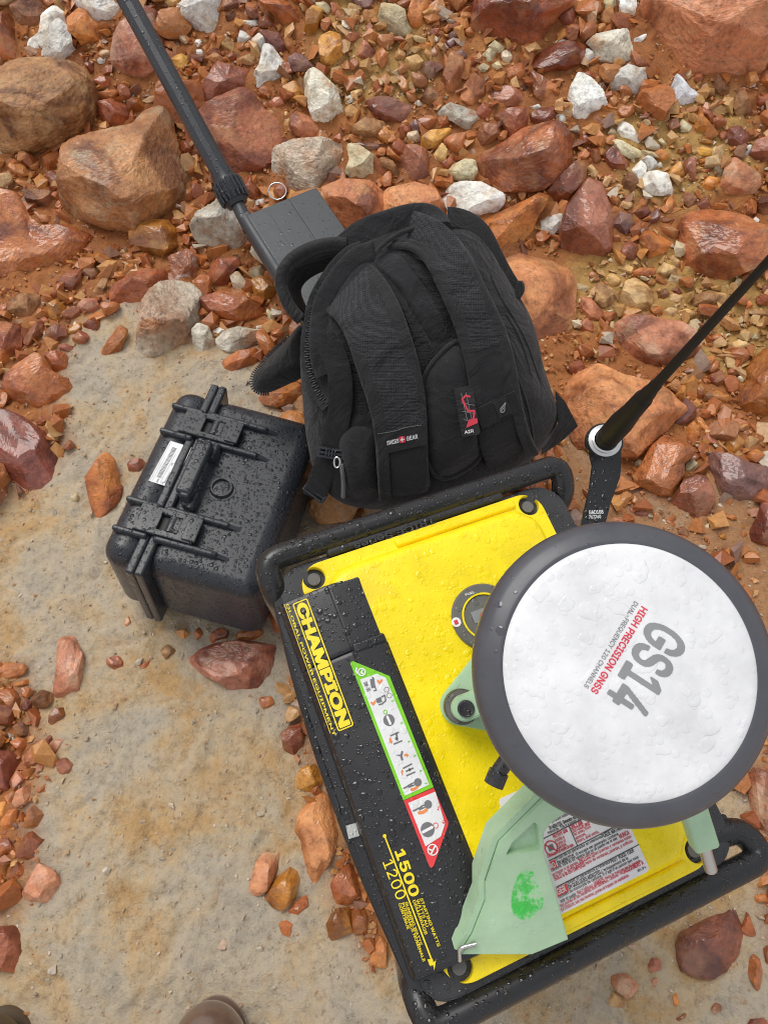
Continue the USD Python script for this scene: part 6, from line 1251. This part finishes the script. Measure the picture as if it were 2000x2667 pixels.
# ================================================================== the backpack
bk_c = at(640 + 860 / 1.803, 530 + 720 / 1.803, .285)
by_ = np.array([.03, math.cos(math.radians(32)), math.sin(math.radians(32))]); BKF = frame_to(np.cross([1, 0, 0], by_), bk_c, (1, 0, 0))
BKF = Frame(np.stack([np.cross(by_ / np.linalg.norm(by_), BKF.R[:, 2]), by_ / np.linalg.norm(by_), BKF.R[:, 2]], 1), bk_c)
ZB = lambda x, y: (640 + x / 1.803, 530 + y / 1.803)
def bl(x, y, h=0.0): return BKF.px(*ZB(x, y), h)[:2]
def smooth_ring(pxs, n=140, h=0.0): return spline(np.array([bl(*k, h) for k in list(pxs) + [pxs[0]]]), n, closed=True)
body_px = [(900, 42), (1050, 55), (1130, 130), (1215, 300), (1300, 440), (1370, 590), (1412, 780), (1455, 900), (1475, 1010), (1430, 1110), (1340, 1215), (1180, 1330), (900, 1420), (640, 1440), (460, 1410), (350, 1320), (300, 1180), (275, 1010), (262, 860), (252, 700), (285, 510), (370, 330), (470, 200), (570, 105), (720, 58)]
ringB = smooth_ring(body_px, 200); angB = np.linspace(-np.pi, np.pi, 181)[:-1]; rB = polar(ringB, angB)
HB = .070
def surf(xy):
    xy = np.atleast_2d(xy); a = np.arctan2(xy[:, 1], xy[:, 0]); rr = np.interp(a, np.r_[angB, np.pi], np.r_[rB, rB[0]]); s = np.clip(np.hypot(xy[:, 0], xy[:, 1]) / rr, 0, 1)
    return HB * (1 - s ** 3.0) ** .75 - .012 + 0.014 * (meshkit.fbm(np.c_[xy * 13, 0 * xy[:, 0]], 4, 31) - .5)
rings, zs = [], []
for s in np.linspace(0, 1, 30): 
    xy = np.c_[rB * s * np.cos(angB), rB * s * np.sin(angB)]; rings.append(np.c_[xy, surf(xy)])
for s, zz in ((1.015, -.03), (1.03, -.055), (1.035, -.09), (1.02, -.13), (.96, -.17), (.8, -.19), (.0, -.195)):
    wob = 1 + .02 * (meshkit.fbm(np.c_[np.cos(angB) * 4, np.sin(angB) * 4, np.full(180, zz * 40)], 3, 8) - .5)
    rings.append(np.c_[rB * s * wob * np.cos(angB), rB * s * wob * np.sin(angB), np.full(180, zz)])
VB = np.array(rings).reshape(-1, 3); FB = grid_faces(len(rings), 180, True)
bag = Thing('backpack', 'black backpack with padded mesh straps leaning against the generator', 'backpack', [bk_c[0], bk_c[1], 0])
tB = trimesh.Trimesh(VB, FB, process=True); tB.update_faces(tB.nondegenerate_faces()); trimesh.repair.fix_normals(tB)
bag.part('body', BKF(vf(tB)), 'ballistic_nylon', 60)
def flat_tube(P, N, hw, ht, seg=18, e=.55):
    """A padded ribbon along P: N is its face normal, hw / ht half width and half thickness."""
    P = np.asarray(P, float); n = len(P); N = np.broadcast_to(np.asarray(N, float), P.shape); T = np.gradient(P, axis=0); T /= np.linalg.norm(T, axis=1, keepdims=True)
    S = np.cross(T, N); S /= np.linalg.norm(S, axis=1, keepdims=True); Q = np.cross(S, T)
    hw, ht = np.broadcast_to(hw, (n,)), np.broadcast_to(ht, (n,)); a = np.linspace(0, 2 * np.pi, seg, endpoint=False); ca, sa = np.cos(a), np.sin(a)
    cx, cy = np.sign(ca) * np.abs(ca) ** e, np.sign(sa) * np.abs(sa) ** .9
    V = (P[:, None] + hw[:, None, None] * cx[None, :, None] * S[:, None] + ht[:, None, None] * cy[None, :, None] * Q[:, None]).reshape(-1, 3)
    F = grid_faces(n, seg, True); k = len(V); V = np.vstack([V, P[:1], P[-1:]])
    F = np.vstack([F, [(k, j, (j + 1) % seg) for j in range(seg)], [(k + 1, (n - 1) * seg + (j + 1) % seg, (n - 1) * seg + j) for j in range(seg)]])
    t = trimesh.Trimesh(V, F, process=False); trimesh.repair.fix_normals(t); return vf(t)
def on_bag(pxs, lift, n=40):
    """A smooth line over the bag's face through photo pixels at a height above its surface."""
    xy = np.array([bl(*k, .045) for k in pxs]); xy = spline(xy, n); L = np.interp(np.linspace(0, 1, n), np.linspace(0, 1, len(lift)), lift) if np.ndim(lift) else np.full(n, lift)
    return np.c_[xy, surf(xy) + L]
def ribbon_between(lpx, rpx, lift, th=.006, n=44):
    """A strap between its two edge lines."""
    Lp, Rp = on_bag(lpx, lift, n), on_bag(rpx, lift, n); C = (Lp + Rp) / 2; C[:, 2] = np.maximum(C[:, 2], np.minimum(Lp[:, 2], Rp[:, 2])); hw = np.linalg.norm((Lp - Rp)[:, :2], axis=1) / 2
    return C, Lp, Rp, hw
def pad(pxs, lift, n=80, edge=4, dome=1.0):
    rg_ = np.array([bl(*k, .04) for k in list(pxs) + [pxs[0]]]); rg_ = spline(rg_, 160, closed=True); c = rg_.mean(0); ang = np.linspace(-np.pi, np.pi, n + 1)[:-1]; r = polar(rg_ - c, ang); V = []
    for s in np.r_[np.linspace(0, .8, 9), np.linspace(.85, 1, 6)]:
        xy = c + np.c_[r * s * np.cos(ang), r * s * np.sin(ang)]; V.append(np.c_[xy, surf(xy) + lift * (1 - s ** edge) * dome + .0005])
    V = np.array(V); k = len(V); V = V.reshape(-1, 3); F = grid_faces(k, n, True); t = trimesh.Trimesh(V, F, process=True); t.update_faces(t.nondegenerate_faces()); trimesh.repair.fix_normals(t)
    if t.face_normals[:, 2].mean() < 0: t.invert()
    return vf(t), rg_
def piping(rg_, lift, r=.0035, closed=True):
    xy = rg_[:-1] if closed else rg_; return tube(np.c_[xy, surf(xy) + lift], r, 8, closed=closed)
# back panel pads behind the straps
m_, rg_ = pad([(600, 250), (690, 225), (800, 330), (900, 480), (945, 600), (900, 660), (860, 640), (760, 480), (660, 340)], .006); yk = bag.part('yoke_panel', BKF(m_), 'ballistic_nylon', 60)

m_, rg_ = pad([(700, 200), (790, 230), (900, 390), (960, 560), (950, 640), (880, 470), (780, 320)], .004); bag.part('air_mesh', BKF(m_), 'dark_mesh', 60)
m_, rg_ = pad([(380, 560), (420, 560), (520, 720), (580, 900), (560, 1000), (480, 900), (400, 700)], .004); bag.part('air_mesh', BKF(m_), 'dark_mesh', 60)
m_, rg_ = pad([(700, 420), (770, 500), (860, 650), (880, 720), (840, 800), (820, 830), (790, 680), (740, 540)], .005); bag.part('air_mesh', BKF(m_), 'dark_mesh', 60)
m_, rg_ = pad([(825, 870), (860, 770), (920, 700), (985, 655), (1040, 780), (1060, 1000), (1110, 1170), (1040, 1250), (900, 1285), (860, 1230), (835, 1050)], .022); lp = bag.part('lumbar_pad', BKF(m_), 'ballistic_nylon', 60)
bag.part('edge_binding', BKF(piping(rg_, .003, .0036)), 'binding_tape', 60, lp)
# shoulder straps
def strap(lpx, rpx, lift, k_low):
    C, Lp, Rp, hw = ribbon_between(lpx, rpx, lift, n=60); k = int(len(C) * k_low); N = (0, 0, 1.0)
    sp = bag.part('shoulder_strap', BKF(flat_tube(C[:k + 1], N, hw[:k + 1], .0062)), 'spacer_mesh', 60)
    bag.part('strap_lower', BKF(flat_tube(C[k:], N, hw[k:] * .99, .0056)), 'ballistic_nylon', 60, sp)
    for E_, sg_ in ((Lp, 1), (Rp, -1)):
        q = C + (E_ - C) * .97; q[:, 2] = C[:, 2]
        bag.part('edge_binding', BKF(tube(q, .0048, 10)), 'binding_tape', 60, sp)
        q2 = C + (E_ - C) * .78; q2[:, 2] = C[:, 2] + .0042
        bag.part('border_tape', BKF(flat_tube(q2, N, .0062, .0016, 10)), 'binding_tape', 60, sp)
    return sp, C, hw
s1_, C1, h1 = strap([(385, 495), (470, 600), (540, 790), (600, 980), (628, 1200), (640, 1400)], [(585, 290), (680, 430), (755, 620), (815, 850), (838, 1120), (855, 1330)], [.004, .020, .026, .026, .024, .018, .012], .72)
s2_, C2, h2 = strap([(668, 195), (800, 225), (900, 395), (985, 600), (1045, 830), (1068, 1010), (1125, 1185)], [(880, 85), (1005, 210), (1105, 430), (1180, 590), (1240, 800), (1290, 1010), (1375, 1175)], [.004, .022, .030, .030, .026, .020, .012], .56)
def frame_on(C, i, hw):
    t = C[i + 1] - C[i - 1]; t /= np.linalg.norm(t); n = np.array([0, 0, 1.0]); n = n - t * (n @ t); n /= np.linalg.norm(n); return t, np.cross(t, n), n
# brand band on the left strap
i_ = 43; t_, sd_, n_ = frame_on(C1, i_, h1); fb = BKF.sub(-sd_, n_, C1[i_] + n_ * .0066)
if (fb.R @ [1, 0, 0]) @ RIGHT < 0: fb = BKF.sub(sd_, n_, C1[i_] + n_ * .0066)
fb = Frame(fb.R @ trimesh.transformations.rotation_matrix(math.radians(9), [0, 0, 1])[:3, :3], fb.c)
bw = h1[i_] * 1.86
bb = bag.part('brand_band', fb(rbox(bw, .030, .0016, .0006)), 'binding_tape', 30, s1_)
bag.part('white_stitching', fb(cat(*[rbox(.0026, .0006, .0006, .0002, (x, .0135 + .0006 * math.sin(x * 160), .0010)) for x in np.arange(-bw / 2 + .004, bw / 2 - .003, .0034)])), 'pale_grey_print', 30, bb)
LT = lambda s, x, L, h: fb.sub((1, 0, 0), c=(x, -h / 2 - .001, .0008))(text_fit(s, L, h, .0004, True, .12))
bag.part('brand_lettering', cat(LT('SWISS', -.0205, .0160, .0058), LT('GEAR', .0058, .0150, .0058)), 'white_print', 30, bb)
bag.part('red_badge', fb(extrude(rrect(-.0036, -.0050, .0048, .0038, .0025), .0006, .0008)), 'red_print', 30, bb)
bag.part('white_cross', fb(extrude(sg.box(-.0022, -.0013, .0034, .0001).union(sg.box(-.0001, -.0034, .0013, .0022)), .0004, .0014)), 'white_print', 30, bb)
# small loop band on the right strap
i_ = 47; t_, sd_, n_ = frame_on(C2, i_, h2); fr_ = BKF.sub(sd_, n_, C2[i_] + n_ * .0066)
if (fr_.R @ [1, 0, 0]) @ RIGHT < 0: fr_ = BKF.sub(-sd_, n_, C2[i_] + n_ * .0066)
fr_ = Frame(fr_.R @ trimesh.transformations.rotation_matrix(math.radians(14), [0, 0, 1])[:3, :3], fr_.c)
lb_ = bag.part('loop_band', fr_(rbox(h2[i_] * 1.9, .030, .002, .0008, (0, 0, 0))), 'webbing', 30, s2_)
bag.part('port_cover', fr_(rbox(.017, .024, .002, .0008, (.006, .001, .0018))), 'binding_tape', 30, lb_)
bag.part('cord_emblem', fr_(tube(spline([(.002, -.003, .0034), (.003, .001, .0036), (.008, .004, .0036), (.012, .006, .0034), (.009, .002, .0036), (.005, -.004, .0036), (.0025, -.0035, .0034), (.004, -.001, .0037), (.007, .0015, .0036)], 40), .0008, 6)), 'pale_grey_print', 30, lb_)
# woven tag on the lumbar pad
tg = on_bag([(975, 875), (1010, 1090)], .024, 5); t_ = tg[-1] - tg[0]; n_ = np.array([0, 0, 1.0]); ft = BKF.sub(t_, n_, tg[0])
TL_ = np.linalg.norm(t_); wv = bag.part('woven_tag', ft(extrude(rrect(-.002, -.002, TL_, .022, .004), .0016)), 'binding_tape', 30, lp)
bag.part('red_arc', ft(cat(extrude(sg.LineString([(.012, .016), (.010, .011), (.014, .006), (.030, .011), (TL_ * .5, .019), (TL_ * .68, .016)]).buffer(.0013), .0004, .0016), extrude(sg.Polygon([(TL_ * .66, .010), (TL_ * .82, .005), (TL_ * .76, .021), (TL_ * .66, .021)]), .0004, .0017))), 'red_print', 30, wv)
bag.part('grey_grid', ft(cat(*[extrude(sg.LineString([(x, .004), (x + .006, .020)]).buffer(.0003), .0003, .0016) for x in np.arange(.018, TL_ * .65, .011)], *[extrude(sg.LineString([(.006, y), (TL_ * .66, y + .002)]).buffer(.0003), .0003, .0016) for y in (.006, .012)])), 'pale_grey_print', 30, wv)
bag.part('tag_letters', ft.sub((0, 1, 0), c=(TL_ * .94, .002, .0016))(text_fit('AIR', .012, .0042, .0004, True)), 'white_print', 30, wv)
# main zip along the left edge
zl = on_bag([(540, 190), (450, 235), (375, 330), (315, 440), (290, 560), (280, 700), (305, 820), (350, 910), (385, 950)], .0035, 150)
zp = bag.part('zip_tape', BKF(flat_tube(zl, (0, 0, 1.0), .010, .0016, 12)), 'binding_tape', 60)
d_ = np.gradient(zl, axis=0); d_ /= np.linalg.norm(d_, axis=1, keepdims=True); sq_ = np.cross(d_, [0, 0, 1.0]); acc_ = np.r_[0, np.cumsum(np.linalg.norm(np.diff(zl, axis=0), axis=1))]
ms = []
for kk, s in enumerate(np.arange(0, acc_[-1], .0034)):
    p = np.array([np.interp(s, acc_, zl[:, j]) for j in range(3)]); t = np.array([np.interp(s, acc_, d_[:, j]) for j in range(3)]); v, f = rbox(.0019, .0062, .0022, .0007); ms.append(((v + [0, .0012 * (-1) ** kk, 0]) @ frame_to((0, 0, 1), (0, 0, 0), t).R.T + p + [0, 0, .0022], f))
bag.part('zip_teeth', BKF(cat(*ms)), 'black_case_smooth', 30, zp, 'stuff')
gs = on_bag([(600, 215), (505, 250), (420, 350), (365, 450), (345, 560), (345, 700), (375, 800)], .004, 60); bag.part('welt', BKF(flat_tube(gs, (0, 0, 1.0), .014, .005)), 'ballistic_nylon', 60)
th_ = on_bag([(460, 190), (560, 110), (700, 62), (880, 60), (895, 95)], .006, 60); bag.part('top_panel', BKF(flat_tube(th_, (0, 0, 1.0), .020, .005)), 'ballistic_nylon', 60)
sm = on_bag([(612, 225), (680, 160), (780, 110), (900, 70)], .014, 40); bag.part('top_seam', BKF(tube(sm, .003, 8)), 'binding_tape', 60)
for pts_ in ([(1120, 380), (1180, 560), (1250, 740), (1330, 960), (1370, 1130)], [(1160, 330), (1260, 520), (1330, 640), (1385, 780), (1400, 820)], [(1230, 520), (1300, 640), (1350, 800)]):
    bag.part('side_seam', BKF(tube(on_bag(pts_, .0002, 50), .0020, 8)), 'binding_tape', 60)
# side webbing loop on the right with a knotted zip pull
wr = np.array([np.r_[bl(*k, h), h] for k, h in (((960, 60), .02), (1040, 70), (1100, 100), (1150, 180), (1190, 290), (1230, 360), (1285, 430))] if False else [np.r_[bl(x, y, h), h] for x, y, h in ((950, 62, .022), (1050, 85, .014), (1105, 130, .008), (1150, 210, .003), (1190, 290, -.002), (1235, 368, -.008), (1275, 425, -.014))])
bag.part('compression_strap', BKF(flat_tube(spline(wr, 50), (.25, .15, .95), .0135, .0012, 10)), 'webbing', 60)
kp = np.array([np.r_[bl(x, y, .0), .0] for x, y in ((1278, 440), (1290, 420), (1296, 390), (1288, 372), (1280, 390), (1276, 420), (1268, 442))]); bag.part('zip_pull', BKF(tube(spline(kp, 30), .004, 8)), 'webbing', 60)
# hip wing at the lower right
hw_ = [np.r_[bl(x, y, h), h] for x, y, h in ((1455, 880, -.01), (1500, 930, -.012), (1560, 1045, -.03), (1480, 1120, -.035), (1390, 1180, -.03), (1400, 1120, -.005), (1470, 1030, .0))]
hc = np.mean(hw_, 0); hv = np.vstack([[hc + [0, 0, .006]], hw_]); hv = np.vstack([hv, hv - [0, 0, .004]]); nn = len(hw_)
bag.part('hip_wing', BKF((hv, np.vstack([[(0, 1 + k, 1 + (k + 1) % nn) for k in range(nn)], [(nn + 1, nn + 2 + (k + 1) % nn, nn + 2 + k) for k in range(nn)], quads([(1 + k, nn + 2 + k, nn + 2 + (k + 1) % nn, 1 + (k + 1) % nn) for k in range(nn)])]))), 'webbing', 30)
# load strap with its buckles on the left
ws = np.array([np.r_[bl(x, y, h), h] for x, y, h in ((370, 640, .058), (425, 740, .060), (445, 850, .060), (442, 960, .052), (425, 1060, .044), (402, 1170, .036))]); wsp = bag.part('load_strap', BKF(flat_tube(spline(ws, 50), (0, 0, 1.0), .0158, .0012, 12)), 'webbing', 60)
ws2 = np.array([np.r_[bl(x, y, h), h] for x, y, h in ((400, 1165, .036), (375, 1230, .024), (345, 1310, .008), (318, 1380, -.01))]); bag.part('strap_tail', BKF(flat_tube(spline(ws2, 30), (0, 0, 1.0), .0165, .0012, 12)), 'webbing', 60, wsp)
bc = np.r_[bl(400, 1172, .04), .04]; fbk = BKF.sub((1, -.12, 0), (0, 0, 1), bc)
bag.part('slider_buckle', fbk(cat(extrude(rrect(-.0185, -.0075, .0185, .0075, .003).difference(sg.box(-.0145, -.0042, .0145, -.0018)).difference(sg.box(-.0145, .0016, .0145, .004)), .005, 0, .001), *[rbox(.0025, .009, .0022, .0008, (x, 0, .0055)) for x in (-.006, -.002, .002, .006)])), 'black_case_smooth', 35, wsp)
bc = np.r_[bl(322, 1360, .0), -.004]; fbk = BKF.sub((1, -.7, 0), (0, 0, 1), bc)
bag.part('side_buckle', fbk(cat(*[rbox(.034, .0035, .004, .0015, (0, y, 0)) for y in (-.005, .001, .007)], *[rbox(.0035, .016, .004, .0015, (x, .001, 0)) for x in (-.016, .016)])), 'black_case_smooth', 35, wsp)
# lower left side pocket with its zip, and the small metal zip pull
m_, rg_ = pad([(470, 1060), (590, 1060), (610, 1200), (600, 1370), (500, 1400), (455, 1300)], .014); bag.part('side_pocket', BKF(m_), 'ballistic_nylon', 60)
zl2 = on_bag([(448, 1225), (455, 1290), (452, 1390)], .012, 40); bag.part('pocket_zip', BKF(cat(tube(zl2, .003, 8), *[tuple(vf((rbox(.006, .0016, .0024, .0006)[0] + p, rbox(.006, .0016, .0024, .0006)[1]))) for p in zl2[::1]])), 'grey_ink', 30)
pp = on_bag([(432, 1212), (445, 1225)], .03, 6); bag.part('zip_puller', BKF(cat(tube([pp[0] + [.004 * math.cos(a), .007 * math.sin(a), 0] for a in np.linspace(0, 6.28, 20, endpoint=False)], .0012, 6, closed=True))), 'metal', 30)
# mesh bottle opening on the left
op = np.array([np.r_[bl(x, y, h), h] for x, y, h in ((385, 925, .020), (330, 915, .006), (305, 960, -.004), (318, 1030, -.004), (355, 1085, .008))]); bag.part('opening_zip', BKF(tube(spline(op, 50), .0045, 10)), 'binding_tape', 60)
# the flap that hangs out on the left
fp_ = [(258, 570), (190, 640), (125, 700), (75, 760), (35, 815), (40, 865), (85, 888), (150, 872), (230, 835), (290, 800), (300, 700)]
fc = np.array([np.r_[bl(*k, -.05), -.05] for k in fp_]); r3 = spline(np.vstack([fc, fc[:1]]), 90, closed=True)[:-1]; c3 = r3.mean(0); V = []
for s in np.linspace(0, 1, 14): V.append(c3 + (r3 - c3) * s + np.array([0, 0, 1.0]) * .028 * (1 - s ** 2.5))
for s in np.linspace(1, 0, 8)[1:]: V.append(c3 + (r3 - c3) * s - np.array([0, 0, 1.0]) * .030 * (1 - s ** 2.5))
tF = trimesh.Trimesh(np.array(V).reshape(-1, 3), grid_faces(len(V), 89, True), process=True); tF.update_faces(tF.nondegenerate_faces()); trimesh.repair.fix_normals(tF)
fl_ = bag.part('side_flap', BKF(vf(tF)), 'neoprene', 60)
bag.part('flap_zip', BKF(cat(*[(rbox(.0022, .009, .007, .001)[0] @ frame_to((0, 0, 1), (0, 0, 0), (b - a)).R.T + a, rbox(.0022, .009, .007, .001)[1]) for a, b in zip(r3[8:46], r3[9:47])])), 'black_case_smooth', 30, fl_)
# sleeve round the instrument: a rim and the soft wall below it
sl_px = [(475, 190), (400, 192), (330, 205), (255, 238), (195, 290), (168, 350), (178, 420), (212, 490), (262, 545)]
rimp = spline(np.array([np.r_[bl(x, y, .0), .0] for x, y in sl_px]), 60); V = []
for dz, off in ((.006, 0), (-.02, .0), (-.05, .004), (-.085, .012)):
    nrm2 = np.gradient(rimp[:, :2], axis=0); nrm2 = np.c_[nrm2[:, 1], -nrm2[:, 0]]; nrm2 /= np.linalg.norm(nrm2, axis=1, keepdims=True); V.append(np.c_[rimp[:, :2] - nrm2 * off, rimp[:, 2] + dz])
Vo = np.array(V); inner = Vo.copy(); cc_ = np.array(bl(330, 380)); inner[..., :2] += (cc_ - inner[..., :2]) / np.linalg.norm(cc_ - inner[..., :2], axis=-1, keepdims=True) * .006
shell = np.concatenate([Vo[::-1], inner], 0); nS = shell.shape[0]
sl_ = bag.part('sleeve_wall', BKF((shell.reshape(-1, 3), np.vstack([grid_faces(nS, 60)]))), 'neoprene', 60)
bag.part('sleeve_rim', BKF(tube(rimp + [0, 0, .006], .0085, 14)), 'neoprene', 60, sl_)

# ================================================================== the boots of whoever took the photograph
def boot(tip, label, yaw=0.0, m='boot_rubber'):
    S = trimesh.creation.icosphere(subdivisions=4, radius=1.0).vertices
    pts = np.vstack([S * [.050, .062, .046] + [0, -.066, .050], S * [.047, .05, .055] + [0, -.14, .058]]); pts[:, 2] = np.maximum(pts[:, 2], .014)
    heel = np.vstack([S * [.046, .05, .055] + [0, -.13, .058], S * [.045, .05, .07] + [0, -.225, .075], S * [.050, .055, .03] + [0, -.205, .15]]); heel[:, 2] = np.maximum(heel[:, 2], .014)
    f = Frame(trimesh.transformations.rotation_matrix(yaw, [0, 0, 1])[:3, :3], [tip[0], tip[1], float(ground_z(tip[0], tip[1] - .1)) - .004])
    th = Thing('rubber_boot', label, 'boot', f.c, None)
    th.part('toe_cap', f(hull(pts)), m, 60); th.part('foot', f(hull(heel)), m, 60)
    th.part('shaft', f(tube([(0, -.205, .12), (0, -.21, .17), (0, -.215, .26), (0, -.22, .34)], [.050, .050, .055, .060], 32)), m, 60)
    so = sg.Polygon(spline(np.array([(0, .000), (.03, -.014), (.049, -.055), (.052, -.10), (.044, -.16), (.044, -.24), (.02, -.275), (-.02, -.275), (-.044, -.24), (-.042, -.16), (-.050, -.10), (-.049, -.055), (-.03, -.014), (0, .000)]), 80, closed=True))
    th.part('sole', f(extrude(so.buffer(-.004), .018, 0, .004)), m, 40)
boot((-.2165, -.166), 'shiny brown rubber boot toe poking in at the bottom edge', 0.05)
_t = at(-45, 2632, .06); boot((_t[0], _t[1]), 'dark muddy boot toe cut by the bottom left corner', 0.1, 'muddy_rubber')
